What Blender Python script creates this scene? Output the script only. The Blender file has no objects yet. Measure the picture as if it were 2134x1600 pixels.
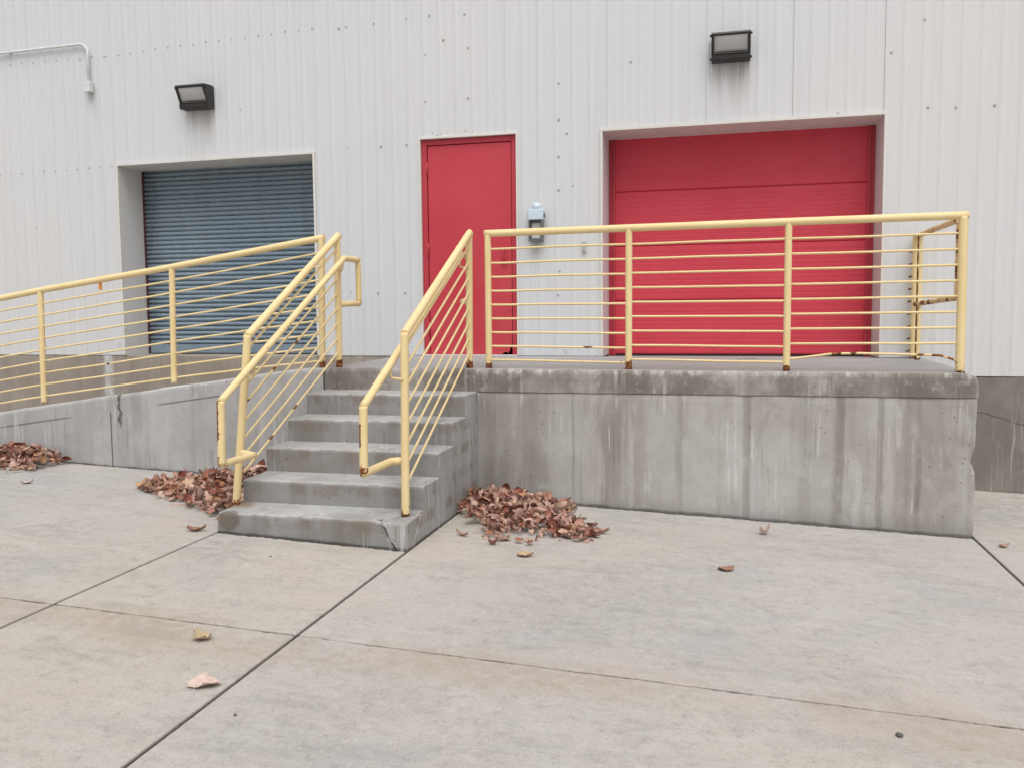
import bpy, bmesh, math, random
from mathutils import Vector, Matrix, noise as mnoise
R = math.radians
random.seed(11)
C = bpy.context.scene.collection
scene = bpy.context.scene

# ------------------------------------------------------------------ camera, sky, sun, exposure
cam_d = bpy.data.cameras.new('camera')
cam = bpy.data.objects.new('camera', cam_d)
C.objects.link(cam)
rt = Vector((0.97099022, 0.23896503, -0.00858530))
up = Vector((-0.01032796, 0.07778201, 0.99691689))
bk = Vector((0.23889606, -0.96790788, 0.07799359))
M = Matrix.Identity(4)
for i in range(3):
    M[i][0], M[i][1], M[i][2] = rt[i], up[i], bk[i]
M.translation = Vector((0.0, -8.0801, 1.4484))
cam.matrix_world = M
cam_d.sensor_width = 36.0
cam_d.lens = 1807.18 / 2134.0 * 36.0
cam_d.clip_start = 0.05
cam_d.clip_end = 1000.0
scene.camera = cam

SUN_EL, SUN_AZ = R(63), math.atan2(0.32, -1.0)     # sun in front of the wall, high, a little to the right
world = bpy.data.worlds.new('World')
scene.world = world
world.use_nodes = True
wn = world.node_tree
wn.nodes.clear()
w_out = wn.nodes.new('ShaderNodeOutputWorld')
w_bg = wn.nodes.new('ShaderNodeBackground')
w_hs = wn.nodes.new('ShaderNodeHueSaturation')
w_sky = wn.nodes.new('ShaderNodeTexSky')
w_sky.sky_type = 'NISHITA'
w_sky.sun_disc = False
w_sky.sun_elevation = SUN_EL
w_sky.sun_rotation = SUN_AZ % (2 * math.pi)
w_sky.air_density = 1.0
w_sky.dust_density = 4.0
w_hs.inputs['Saturation'].default_value = 0.12      # an even grey overcast
w_bg.inputs['Strength'].default_value = 0.15
wn.links.new(w_sky.outputs[0], w_hs.inputs['Color'])
wn.links.new(w_hs.outputs[0], w_bg.inputs['Color'])
wn.links.new(w_bg.outputs[0], w_out.inputs['Surface'])

sun_d = bpy.data.lights.new('sun', 'SUN')
sun_d.energy = 1.5
sun_d.angle = R(50)
sun_d.color = (1.0, 0.985, 0.965)
sun = bpy.data.objects.new('sun', sun_d)
C.objects.link(sun)
sdir = Vector((math.sin(SUN_AZ) * math.cos(SUN_EL), math.cos(SUN_AZ) * math.cos(SUN_EL), math.sin(SUN_EL)))
sun.rotation_euler = sdir.to_track_quat('Z', 'Y').to_euler()
sun.location = sdir * 30

vs = scene.view_settings
vs.view_transform = 'Standard'
vs.look = 'None'
vs.gamma = 1.0
vs.use_curve_mapping = False
vs.exposure = 0.0

# ------------------------------------------------------------------ key sizes (metres)
D = 1.7637                     # depth of the dock and the ramp
H = 1.0427                     # height of the dock
T = 0.3088                     # tread
STEP_Z = [0.8788, 0.7192, 0.5557, 0.3899, 0.2381]
SL, SR, DR = -3.0965, -1.8288, 1.6336
def deck(x, y): return H + 0.0098 * (y + D) - 0.0026 * x
def gz(x, y): return -0.0392 * x + 0.006 * (y + D)
def nz(v, s=1.0, seed=0.0): return mnoise.noise(Vector(v) * s + Vector((seed, seed * 1.7, -seed)))

# ------------------------------------------------------------------ node helper
class NT:
    def __init__(s, name):
        s.m = bpy.data.materials.new(name)
        s.m.use_nodes = True
        s.t = s.m.node_tree
        s.t.nodes.clear()
        s.out = s.t.nodes.new('ShaderNodeOutputMaterial')
        s.b = s.t.nodes.new('ShaderNodeBsdfPrincipled')
        s.t.links.new(s.b.outputs[0], s.out.inputs[0])
        s._pos = None
    def n(s, k): return s.t.nodes.new(k)
    def L(s, a, b): s.t.links.new(a, b)
    def put(s, sock, v):
        if hasattr(v, 'is_output'): s.L(v, sock)
        elif isinstance(v, tuple) and len(v) == 3 and sock.type == 'RGBA': sock.default_value = (*v, 1)
        else: sock.default_value = v
    def pos(s):
        if s._pos is None:
            s._pos = s.n('ShaderNodeTexCoord').outputs['Object']
        return s._pos
    def xyz(s, v=None):
        q = s.n('ShaderNodeSeparateXYZ'); s.L(v or s.pos(), q.inputs[0]); return q.outputs
    def scaled(s, sc, off=(0, 0, 0), v=None):
        q = s.n('ShaderNodeMapping'); s.L(v or s.pos(), q.inputs['Vector'])
        q.inputs['Scale'].default_value = sc; q.inputs['Location'].default_value = off
        return q.outputs[0]
    def noise(s, sc=5.0, det=4.0, rough=0.55, v=None, dist=0.0):
        q = s.n('ShaderNodeTexNoise'); s.L(v or s.pos(), q.inputs['Vector'])
        q.inputs['Scale'].default_value = sc; q.inputs['Detail'].default_value = det
        q.inputs['Roughness'].default_value = rough; q.inputs['Distortion'].default_value = dist
        return q.outputs['Fac']
    def voro(s, sc=20.0, v=None, feature='F1'):
        q = s.n('ShaderNodeTexVoronoi'); s.L(v or s.pos(), q.inputs['Vector'])
        q.inputs['Scale'].default_value = sc; q.feature = feature
        return q.outputs['Distance']
    def math(s, op, a, b=0.0, c=0.0, clamp=False):
        q = s.n('ShaderNodeMath'); q.operation = op; q.use_clamp = clamp
        s.put(q.inputs[0], a); s.put(q.inputs[1], b); s.put(q.inputs[2], c)
        return q.outputs[0]
    def rng(s, f, a, b, lo=0.0, hi=1.0, smooth=True):
        q = s.n('ShaderNodeMapRange'); q.interpolation_type = 'SMOOTHSTEP' if smooth else 'LINEAR'
        s.put(q.inputs[0], f); q.inputs[1].default_value = a; q.inputs[2].default_value = b
        q.inputs[3].default_value = lo; q.inputs[4].default_value = hi
        return q.outputs[0]
    def mix(s, f, a, b, mode='MIX'):
        q = s.n('ShaderNodeMix'); q.data_type = 'RGBA'; q.blend_type = mode
        s.put(q.inputs[0], f)
        for i, v in ((6, a), (7, b)):
            if isinstance(v, tuple): q.inputs[i].default_value = (*v, 1)
            else: s.L(v, q.inputs[i])
        return q.outputs[2]
    def band(s, f, c, w, soft):        # 1 near c (half width w), 0 beyond w+soft
        d = s.math('ABSOLUTE', s.math('SUBTRACT', f, c))
        return s.rng(d, w, w + soft, 1.0, 0.0)
    def bump(s, h, strength=0.3, dist=0.01):
        q = s.n('ShaderNodeBump'); q.inputs['Strength'].default_value = strength
        q.inputs['Distance'].default_value = dist
        s.L(h, q.inputs['Height']); s.L(q.outputs[0], s.b.inputs['Normal'])
    def done(s, col, rough=0.8, metal=0.0, spec=0.3):
        s.put(s.b.inputs['Base Color'], col); s.put(s.b.inputs['Roughness'], rough)
        s.put(s.b.inputs['Metallic'], metal); s.put(s.b.inputs['Specular IOR Level'], spec)
        return s.m

def flat(name, col, rough=0.5, metal=0.0, spec=0.4, var=0.06):
    t = NT(name)
    f = t.noise(9, 5)
    c = t.mix(t.rng(f, 0.3, 0.7), tuple(x * (1 - var) for x in col), tuple(min(1, x * (1 + var)) for x in col))
    return t.done(c, rough, metal, spec)

# ------------------------------------------------------------------ materials
def make_wall_paint():
    t = NT('white_sheet_metal')
    x, y, z = t.xyz()
    big = t.noise(0.35, 2)
    c = t.mix(t.rng(big, 0.35, 0.65), (0.612, 0.63, 0.652), (0.64, 0.64, 0.642))
    c = t.mix(t.rng(x, -4.0, 3.5, 0, 0.75), c, (0.645, 0.636, 0.635))      # drifts to a warmer white towards the right end
    st = t.noise(1.0, 5, 0.6, t.scaled((14, 3, 0.5)))
    c = t.mix(t.rng(st, 0.5, 0.78, 0, 0.28), c, (0.50, 0.495, 0.485))
    # water runs under the two lamps and pipe box; painted shadow under electrical box
    for (cx, zt, w, ln, a) in ((0.02, 3.66, 0.17, 0.55, 0.55), (-5.27, 3.57, 0.17, 0.5, 0.5), (-6.55, 3.84, 0.05, 0.4, 0.25), (-1.74, 2.15, 0.07, 0.35, 0.3)):
        m = t.band(x, cx, w * 0.6, w * 0.6)
        m = t.math('MULTIPLY', m, t.rng(z, zt - ln, zt, 0, 1))
        m = t.math('MULTIPLY', m, t.rng(z, zt, zt + 0.05, 1, 0))
        m = t.math('MULTIPLY', m, t.rng(t.noise(1.0, 3, 0.5, t.scaled((22, 1, 0.8), (cx, 0, 0))), 0.35, 0.65, 0.15, 1))
        c = t.mix(t.math('MULTIPLY', m, a), c, (0.30, 0.28, 0.25))
    # scuffs and grime near the deck
    low = t.math('MULTIPLY', t.rng(z, 1.03, 1.5, 1, 0), t.rng(t.noise(7, 6, 0.7, t.scaled((1.4, 1, 0.8))), 0.55, 0.75))
    c = t.mix(t.math('MULTIPLY', low, 0.75), c, (0.33, 0.31, 0.28))
    chips = t.rng(t.noise(26, 3, 0.6), 0.745, 0.765)
    c = t.mix(t.math('MULTIPLY', chips, 0.45), c, (0.33, 0.32, 0.31))
    # pecked paint over the entry door
    pk = t.math('MULTIPLY', t.math('MULTIPLY', t.band(x, -2.6, 0.22, 0.08), t.band(z, 3.18, 0.02, 0.03)), t.rng(t.noise(40, 3), 0.55, 0.62))
    c = t.mix(t.math('MULTIPLY', pk, 0.8), c, (0.28, 0.28, 0.26))
    t.bump(t.noise(2.2, 3, 0.5, t.scaled((1.5, 1, 0.6))), 0.12, 0.02)
    return t.done(c, t.rng(t.noise(6, 3), 0.3, 0.7, 0.42, 0.58), 0.0, 0.35)

def concrete(name, c1, c2, grime, grime_amt=0.6, streak=0.0, warm=None, mottle=1.3, extra=None, dark_top=None, bump=0.35, speck=0.5):
    t = NT(name)
    x, y, z = t.xyz()
    a = t.noise(mottle, 6, 0.62, dist=0.4)
    c = t.mix(t.rng(a, 0.3, 0.7), c1, c2)
    if warm:
        w = t.noise(mottle * 0.55, 4, 0.6, t.scaled((1, 1, 1), (7, 3, 1)))
        c = t.mix(t.rng(w, 0.42, 0.72, 0, warm[1]), c, warm[0])
    blotch = t.noise(mottle * 4.5, 5, 0.65, t.scaled((1, 1, 1), (3, 9, 2)))
    c = t.mix(t.rng(blotch, 0.52, 0.8, 0, grime_amt * 0.6), c, grime)
    pale = t.noise(mottle * 3.0, 6, 0.7, t.scaled((1, 1, 1), (13, 1, 5)))
    c = t.mix(t.rng(pale, 0.55, 0.8, 0, 0.35), c, tuple(min(1, v * 1.25) for v in c2))
    if streak:
        for sc, lo, hi, col, am in (((3.2, 3.2, 0.22), 0.5, 0.62, grime, streak), ((9, 9, 0.35), 0.52, 0.68, tuple(v * 0.8 for v in grime), streak * 0.75),
                                    ((6.5, 6.5, 0.5), 0.6, 0.7, tuple(min(1, v * 1.3) for v in c2), streak * 0.8)):
            s = t.noise(1.0, 4, 0.55, t.scaled(sc, (sc[0], 2, 3)), 0.15)
            c = t.mix(t.rng(s, lo, hi, 0, am), c, col)
    fine = t.noise(70, 4, 0.7)
    c = t.mix(t.rng(fine, 0.35, 0.75, 0.0, 0.22 * speck * 2), c, tuple(v * 0.72 for v in c1))
    sp = t.voro(28)
    pits = t.math('MULTIPLY', t.rng(sp, 0.05, 0.11, 1, 0), t.rng(t.noise(3.5, 2), 0.52, 0.62))
    c = t.mix(t.math('MULTIPLY', pits, speck), c, tuple(v * 0.45 for v in grime))
    if dark_top:
        c = dark_top(t, c, x, y, z)
    if extra:
        c = extra(t, c, x, y, z)
    if streak:
        runs = t.noise(1.0, 4, 0.6, t.scaled((34, 34, 1.3), (4, 4, 4)), 0.3)
        patch = t.rng(t.noise(3.2, 4, 0.6, t.scaled((1, 1, 0.6), (8, 8, 8))), 0.48, 0.6)
        c = t.mix(t.math('MULTIPLY', t.math('MULTIPLY', t.rng(runs, 0.57, 0.63), patch), 0.5), c, tuple(min(1, v * 1.32) for v in c2))
        c = t.mix(t.math('MULTIPLY', t.math('MULTIPLY', t.rng(runs, 0.42, 0.36), patch), 0.45), c, tuple(v * 0.75 for v in grime))
        vp = t.voro(15)
        big_p = t.math('MULTIPLY', t.rng(vp, 0.07, 0.12, 1, 0), t.rng(t.noise(2.3, 3, 0.6, t.scaled((1, 1, 1), (5, 5, 5))), 0.5, 0.58))
        c = t.mix(t.math('MULTIPLY', big_p, 0.7), c, tuple(v * 0.42 for v in grime))
        pits = t.math('MAXIMUM', pits, big_p)
    hgt = t.math('ADD', t.math('MULTIPLY', t.noise(18, 6, 0.7), 0.8), t.math('MULTIPLY', fine, 0.35))
    hgt = t.math('SUBTRACT', hgt, t.math('MULTIPLY', pits, 0.5))
    t.bump(hgt, bump, 0.008)
    return t.done(c, t.rng(a, 0.3, 0.7, 0.78, 0.93), 0.0, 0.22)

def dock_lines(t, c, x, y, z):       # formwork board marks, dark stains in them, and rough pale runs
    wob = t.math('MULTIPLY', t.math('SUBTRACT', t.noise(3.0, 3), 0.5), 0.05)
    xw = t.math('ADD', x, wob)
    for cx, w, a in ((-1.093, 0.006, 0.4), (-0.321, 0.014, 0.45), (0.147, 0.016, 0.6), (0.771, 0.018, 0.6), (1.034, 0.012, 0.45), (1.276, 0.012, 0.5), (-1.367, 0.05, 0.45), (-0.80, 0.08, 0.3), (0.55, 0.03, 0.25), (-1.72, 0.08, 0.6)):
        m = t.math('MULTIPLY', t.band(xw, cx, w, w * 1.2), t.rng(t.noise(2.2, 3, 0.5, t.scaled((1, 1, 0.8), (cx, 2, 1))), 0.3, 0.6))
        c = t.mix(t.math('MULTIPLY', m, a * 0.75), c, (0.15, 0.13, 0.112))
    bl = t.noise(1.0, 5, 0.62, t.scaled((2.6, 1, 1.1), (6, 1, 2)), 0.4)
    c = t.mix(t.rng(bl, 0.54, 0.68, 0, 0.45), c, (0.225, 0.19, 0.155))
    bl2 = t.noise(1.0, 6, 0.68, t.scaled((5.5, 1, 2.6), (1, 1, 9)), 0.5)
    c = t.mix(t.rng(bl2, 0.54, 0.7, 0, 0.4), c, (0.50, 0.485, 0.455))
    for cx, w, a in ((-0.95, 0.04, 0.4), (-0.22, 0.05, 0.45), (0.98, 0.02, 0.5), (1.10, 0.02, 0.5), (-0.05, 0.12, 0.4), (1.58, 0.04, 0.5)):
        m = t.math('MULTIPLY', t.band(xw, cx, w, w), t.rng(t.noise(4.5, 5, 0.7, t.scaled((1, 1, 0.5), (cx, 4, 1))), 0.42, 0.6))
        c = t.mix(t.math('MULTIPLY', m, a), c, (0.47, 0.455, 0.42))
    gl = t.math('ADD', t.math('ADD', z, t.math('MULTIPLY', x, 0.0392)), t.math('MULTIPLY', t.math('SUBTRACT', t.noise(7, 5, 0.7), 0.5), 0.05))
    c = t.mix(t.rng(gl, 0.0, 0.022, 0.8, 0), c, (0.075, 0.07, 0.063))  # dark foot line: contact shadow painted in, mixed with dirt
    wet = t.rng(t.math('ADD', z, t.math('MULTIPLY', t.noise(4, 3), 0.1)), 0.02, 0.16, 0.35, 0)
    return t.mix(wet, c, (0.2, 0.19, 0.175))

def stair_stain(t, c, x, y, z):
    q = t.n('ShaderNodeVectorMath'); q.operation = 'DISTANCE'
    t.L(t.pos(), q.inputs[0]); q.inputs[1].default_value = (-3.012, -3.308, 0.19)
    m = t.rng(t.math('ADD', q.outputs['Value'], t.math('MULTIPLY', t.noise(14, 4, 0.6), 0.05)), 0.082, 0.11, 0.75, 0)
    c = t.mix(m, c, (0.13, 0.105, 0.075))
    q = t.n('ShaderNodeVectorMath'); q.operation = 'DISTANCE'
    t.L(t.pos(), q.inputs[0]); q.inputs[1].default_value = (-3.05, -3.09, 0.24)
    m = t.rng(t.math('ADD', q.outputs['Value'], t.math('MULTIPLY', t.noise(14, 4, 0.6), 0.09)), 0.09, 0.16, 0.6, 0)
    c = t.mix(m, c, (0.28, 0.17, 0.09))
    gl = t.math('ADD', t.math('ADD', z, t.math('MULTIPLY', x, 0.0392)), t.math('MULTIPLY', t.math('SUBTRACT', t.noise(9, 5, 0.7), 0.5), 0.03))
    c = t.mix(t.rng(gl, -0.006, 0.008, 0.8, 0), c, (0.07, 0.065, 0.06))  # painted contact shadow and dirt where the steps meet the ground
    # brown dirt that collects under each nosing
    for h in STEP_Z:
        m = t.math('MULTIPLY', t.band(z, h - 0.05, 0.018, 0.035), t.rng(t.noise(5.5, 5, 0.65, t.scaled((1, 1, 0.7))), 0.45, 0.62))
        c = t.mix(t.math('MULTIPLY', m, 0.55), c, (0.2, 0.155, 0.115))
    return c

def ramp_marks(t, c, x, y, z):
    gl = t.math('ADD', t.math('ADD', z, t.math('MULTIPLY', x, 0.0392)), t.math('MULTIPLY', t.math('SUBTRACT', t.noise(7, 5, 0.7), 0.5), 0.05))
    c = t.mix(t.rng(gl, 0.0, 0.018, 0.75, 0), c, (0.09, 0.084, 0.076))  # contact shadow and dirt painted along the foot of the ramp
    wob = t.math('MULTIPLY', t.math('SUBTRACT', t.noise(16, 4, 0.6), 0.5), 0.09)
    xw = t.math('ADD', x, wob)
    m = t.math('MULTIPLY', t.band(xw, -4.995, 0.005, 0.014), t.rng(z, 0.50, 0.60, 0, 1))
    m = t.math('MULTIPLY', m, t.rng(t.noise(9, 3), 0.35, 0.5))
    c = t.mix(t.math('MULTIPLY', m, 0.85), c, (0.07, 0.066, 0.06))
    m = t.math('MULTIPLY', t.band(x, -5.085, 0.003, 0.006), t.rng(z, 0.66, 0.67, 1, 0))
    c = t.mix(t.math('MULTIPLY', m, 0.85), c, (0.07, 0.068, 0.065))
    ln = t.math('SUBTRACT', z, t.math('ADD', t.math('MULTIPLY', x, 0.141), 1.384))     # cold joint below the kerb
    m = t.math('MULTIPLY', t.band(ln, 0.0, 0.004, 0.006), t.rng(t.noise(2.5, 4), 0.45, 0.6))
    c = t.mix(t.math('MULTIPLY', m, 0.7), c, (0.1, 0.095, 0.09))
    m = t.math('MULTIPLY', t.band(xw, -4.83, 0.03, 0.04), t.rng(t.noise(2.2, 3), 0.35, 0.55))
    c = t.mix(t.math('MULTIPLY', m, 0.35), c, (0.2, 0.18, 0.15))
    wp = t.math('MULTIPLY', t.band(x, -4.46, 0.1, 0.08), t.band(t.math('SUBTRACT', z, t.math('ADD', t.math('MULTIPLY', x, 0.141), 1.54)), 0.0, 0.02, 0.02))
    return t.mix(t.math('MULTIPLY', wp, 0.6), c, (0.6, 0.6, 0.6))

def pave_marks(t, c, x, y, z):
    for (px, py, rr, am, col) in ((-0.4, -3.9, 0.9, 0.3, (0.30, 0.295, 0.29)), (-1.3, -5.4, 0.8, 0.3, (0.31, 0.30, 0.29)), (-3.6, -4.2, 0.5, 0.3, (0.31, 0.305, 0.3)), (0.9, -2.9, 0.4, 0.35, (0.5, 0.47, 0.43)), (-0.9, -3.3, 0.35, 0.35, (0.49, 0.46, 0.42)), (-2.85, -3.62, 0.28, 0.55, (0.27, 0.235, 0.19)), (-4.1, -3.55, 0.4, 0.42, (0.24, 0.21, 0.17)), (-2.45, -4.9, 0.5, 0.3, (0.33, 0.275, 0.22)), (0.5, -3.2, 0.6, 0.25, (0.42, 0.38, 0.33)), (2.2, -0.8, 0.8, 0.55, (0.23, 0.21, 0.185))):  # last patch paints the shade right of the dock, tinted brown
        q = t.n('ShaderNodeVectorMath'); q.operation = 'DISTANCE'
        v = t.scaled((1, 1, 0)); t.L(v, q.inputs[0]); q.inputs[1].default_value = (px, py, 0)
        d = t.math('ADD', q.outputs['Value'], t.math('MULTIPLY', t.math('SUBTRACT', t.noise(5, 5, 0.65), 0.5), rr * 1.6))
        m = t.math('MULTIPLY', t.rng(d, rr * 0.3, rr, 1, 0), t.rng(t.noise(11, 5, 0.7), 0.4, 0.62))
        c = t.mix(t.math('MULTIPLY', m, am), c, col)
    g1 = t.noise(16, 6, 0.75, dist=0.3)
    c = t.mix(t.rng(g1, 0.50, 0.70, 0, 0.5), c, (0.235, 0.222, 0.208))
    c = t.mix(t.rng(g1, 0.50, 0.30, 0, 0.5), c, (0.50, 0.488, 0.47))
    g2 = t.noise(1.0, 6, 0.72, t.scaled((2.0, 6.5, 1), (2, 8, 0)), 0.5)
    c = t.mix(t.rng(g2, 0.50, 0.68, 0, 0.42), c, (0.285, 0.27, 0.258))
    c = t.mix(t.rng(g2, 0.47, 0.30, 0, 0.5), c, (0.475, 0.462, 0.44))
    g3 = t.noise(1.3, 4, 0.6, t.scaled((1, 1, 1), (21, 2, 0)), 0.4)
    c = t.mix(t.rng(g3, 0.54, 0.66, 0, 0.35), c, (0.335, 0.338, 0.338))
    c = t.mix(t.rng(g3, 0.48, 0.34, 0, 0.5), c, (0.455, 0.40, 0.37))
    g4 = t.noise(95, 3, 0.7)
    c = t.mix(t.rng(g4, 0.52, 0.72, 0, 0.45), c, (0.22, 0.208, 0.195))
    c = t.mix(t.rng(g4, 0.46, 0.28, 0, 0.45), c, (0.54, 0.525, 0.50))
    dots = t.math('MULTIPLY', t.rng(t.voro(9, t.scaled((1, 1, 0))), 0.03, 0.05, 1, 0), t.rng(t.noise(2.1, 2), 0.5, 0.6))
    c = t.mix(t.math('MULTIPLY', dots, 0.6), c, (0.12, 0.11, 0.10))
    # brushed finish: fine grain across
    br = t.noise(1.0, 3, 0.6, t.scaled((5, 38, 5)))
    c = t.mix(t.rng(br, 0.45, 0.75, 0, 0.16), c, (0.47, 0.455, 0.44))
    br2 = t.noise(1.0, 4, 0.65, t.scaled((2.2, 11, 2), (5, 1, 0)))
    c = t.mix(t.rng(br2, 0.52, 0.75, 0, 0.22), c, (0.27, 0.258, 0.245))
    # warm silt on the near side of the cross joint, grey wear elsewhere
    yj = t.math('ADD', y, t.math('MULTIPLY', t.math('SUBTRACT', t.noise(1.5, 4, 0.6), 0.5), 0.5))
    m = t.math('MULTIPLY', t.band(yj, -4.80, 0.06, 0.2), t.rng(t.noise(0.9, 3, 0.6, t.scaled((1, 1, 1), (4, 4, 0))), 0.35, 0.6))
    c = t.mix(t.math('MULTIPLY', t.math('MULTIPLY', m, t.rng(t.noise(14, 6, 0.75), 0.3, 0.65, 0.25, 1)), 0.6), c, (0.36, 0.285, 0.22))
    return c

def band_dark(t, c, x, y, z):
    n1 = t.noise(1.0, 5, 0.65, t.scaled((1.9, 1, 1.5), (2, 0, 4)))
    c = t.mix(t.rng(n1, 0.42, 0.6, 0, 0.75), c, (0.145, 0.125, 0.105))
    n3 = t.noise(1.0, 6, 0.75, t.scaled((10, 10, 7), (1, 6, 2)))
    c = t.mix(t.rng(n3, 0.56, 0.66, 0, 0.5), c, (0.46, 0.44, 0.41))
    n2 = t.noise(1.0, 6, 0.7, t.scaled((16, 1, 4)))
    top_edge = t.rng(z, 0.98, 1.035, 0, 1)
    c = t.mix(t.math('MULTIPLY', t.rng(n2, 0.5, 0.66), t.math('MULTIPLY', top_edge, 0.7)), c, (0.55, 0.53, 0.5))
    return c

def drip(t, c, x, y, z):
    c = t.mix(t.rng(x, 0, 1, 0, 0.75), c, t.mix(t.rng(t.noise(2.5, 5, 0.65), 0.35, 0.65), (0.15, 0.137, 0.12), (0.225, 0.207, 0.185)))
    xw = t.math('ADD', x, t.math('MULTIPLY', t.math('SUBTRACT', t.noise(7, 4), 0.5), 0.10))
    m = t.math('MULTIPLY', t.band(xw, -6.5, 0.03, 0.045), t.rng(t.noise(8, 4, 0.6, t.scaled((1, 1, 0.4))), 0.35, 0.55))
    c = t.mix(t.math('MULTIPLY', m, 0.85), c, (0.58, 0.6, 0.6))
    n1 = t.noise(1.0, 4, 0.6, t.scaled((9, 1, 2.5), (3, 3, 3)))
    m = t.math('MULTIPLY', t.rng(n1, 0.62, 0.72), t.rng(x, 1.5, 1.8))
    c = t.mix(t.math('MULTIPLY', m, 0.45), c, (0.5, 0.48, 0.45))
    zc = t.math('ADD', z, t.math('MULTIPLY', x, 0.32))
    m = t.math('MULTIPLY', t.band(t.math('ADD', zc, t.math('MULTIPLY', t.noise(9, 3), 0.05)), 1.3, 0.003, 0.008), t.rng(x, 1.7, 1.75))
    return t.mix(t.math('MULTIPLY', m, 0.7), c, (0.09, 0.085, 0.08))

MAT = {}
MAT['wall'] = make_wall_paint()
MAT['pave'] = concrete('pavement_concrete', (0.385, 0.360, 0.336), (0.445, 0.422, 0.40), (0.30, 0.268, 0.236), 0.4, 0, ((0.475, 0.42, 0.355), 0.8), 0.6, pave_marks, bump=0.22, speck=0.4)
MAT['joint'] = concrete('joint_dirt', (0.04, 0.036, 0.032), (0.07, 0.064, 0.058), (0.03, 0.027, 0.025), 0.5)
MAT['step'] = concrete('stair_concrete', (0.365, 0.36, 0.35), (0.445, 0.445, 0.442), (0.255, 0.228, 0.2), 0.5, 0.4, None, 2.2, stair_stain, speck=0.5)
MAT['riser'] = concrete('stair_riser_shaded', (0.255, 0.247, 0.238), (0.31, 0.308, 0.303), (0.185, 0.158, 0.135), 0.65, 0.35, ((0.235, 0.195, 0.16), 0.55), 2.2, stair_stain, speck=0.6)  # darker copy of the stair concrete, riser shade put into the colour
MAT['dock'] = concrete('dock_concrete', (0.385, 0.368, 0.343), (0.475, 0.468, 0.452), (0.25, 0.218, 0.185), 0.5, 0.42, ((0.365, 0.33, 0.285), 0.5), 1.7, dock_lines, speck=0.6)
MAT['band'] = concrete('dock_edge_concrete', (0.32, 0.298, 0.27), (0.41, 0.39, 0.365), (0.165, 0.14, 0.118), 0.7, 0.35, None, 1.8, band_dark, speck=0.6)
MAT['deck'] = concrete('deck_concrete', (0.305, 0.302, 0.298), (0.36, 0.358, 0.356), (0.21, 0.19, 0.17), 0.6, 0, ((0.32, 0.28, 0.25), 0.5), 0.9, None, speck=0.4)
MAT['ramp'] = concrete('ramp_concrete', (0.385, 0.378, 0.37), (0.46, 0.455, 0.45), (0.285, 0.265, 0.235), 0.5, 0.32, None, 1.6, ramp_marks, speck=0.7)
MAT['found'] = concrete('foundation_concrete', (0.30, 0.262, 0.225), (0.37, 0.335, 0.295), (0.205, 0.175, 0.148), 0.6, 0.3, ((0.26, 0.215, 0.175), 0.5), 1.7, drip, speck=0.7)
MAT['rampslab'] = concrete('ramp_slab_concrete', (0.27, 0.235, 0.20), (0.33, 0.295, 0.26), (0.18, 0.155, 0.13), 0.6)

def make_rail():
    t = NT('cream_yellow_paint')
    at = t.n('ShaderNodeAttribute'); at.attribute_name = 'rust'
    r = at.outputs['Fac']
    base = t.mix(t.rng(t.noise(3.5, 4, 0.6), 0.3, 0.7), (0.76, 0.595, 0.305), (0.81, 0.65, 0.36))
    base = t.mix(t.rng(t.noise(14, 5, 0.7), 0.55, 0.8, 0, 0.4), base, (0.62, 0.46, 0.22))
    n1 = t.noise(38, 4, 0.65)
    n2 = t.noise(11, 3, 0.6)
    k = t.math('ADD', t.math('ADD', t.math('MULTIPLY', n1, 0.75), t.math('MULTIPLY', n2, 0.3)), t.math('MULTIPLY', r, 0.75))
    halo = t.rng(k, 0.675, 0.85)
    core = t.rng(k, 0.735, 0.775)
    c = t.mix(t.math('MULTIPLY', halo, 0.65), base, (0.55, 0.27, 0.09))
    core_c = t.mix(t.rng(t.noise(55, 3), 0.35, 0.65), (0.075, 0.027, 0.016), (0.33, 0.12, 0.04))
    c = t.mix(core, c, core_c)
    h = t.math('SUBTRACT', t.math('MULTIPLY', t.noise(30, 3), 0.25), core)
    t.bump(h, 0.35, 0.003)
    return t.done(c, t.rng(core, 0, 1, 0.55, 0.9, False), 0.0, 0.3)
MAT['rail'] = make_rail()

def painted(name, c1, c2, dirt, rough=0.42, scuff=0.3, zlow=None):
    t = NT(name)
    x, y, z = t.xyz()
    c = t.mix(t.rng(t.noise(0.9, 4, 0.6), 0.3, 0.7), c1, c2)
    st = t.noise(1.0, 4, 0.6, t.scaled((7, 7, 0.8)))
    c = t.mix(t.rng(st, 0.5, 0.75, 0, scuff), c, dirt)
    if zlow:
        m = t.math('MULTIPLY', t.rng(z, zlow, zlow + 0.5, 1, 0), t.rng(t.noise(6, 5, 0.7), 0.45, 0.7))
        c = t.mix(t.math('MULTIPLY', m, 0.35), c, dirt)
    t.bump(t.noise(3.5, 3), 0.06, 0.02)
    return t.done(c, t.rng(t.noise(5, 4), 0.3, 0.7, rough - 0.06, rough + 0.1), 0.0, 0.35)
MAT['red'] = painted('red_door_paint', (0.505, 0.041, 0.06), (0.55, 0.06, 0.08), (0.45, 0.085, 0.09), 0.40, 0.3, 1.05)
MAT['redroll'] = painted('red_overhead_door_paint', (0.60, 0.048, 0.076), (0.64, 0.060, 0.090), (0.44, 0.055, 0.075), 0.5, 0.3, 1.05)
MAT['redframe'] = painted('red_frame_paint', (0.46, 0.04, 0.06), (0.49, 0.052, 0.072), (0.36, 0.045, 0.06), 0.42)
MAT['blue'] = painted('slate_blue_slat_paint', (0.195, 0.258, 0.315), (0.235, 0.295, 0.35), (0.15, 0.185, 0.215), 0.24, 0.35, 1.05)
MAT['maroon'] = flat('maroon_paint', (0.06, 0.022, 0.026), 0.55)
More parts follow.
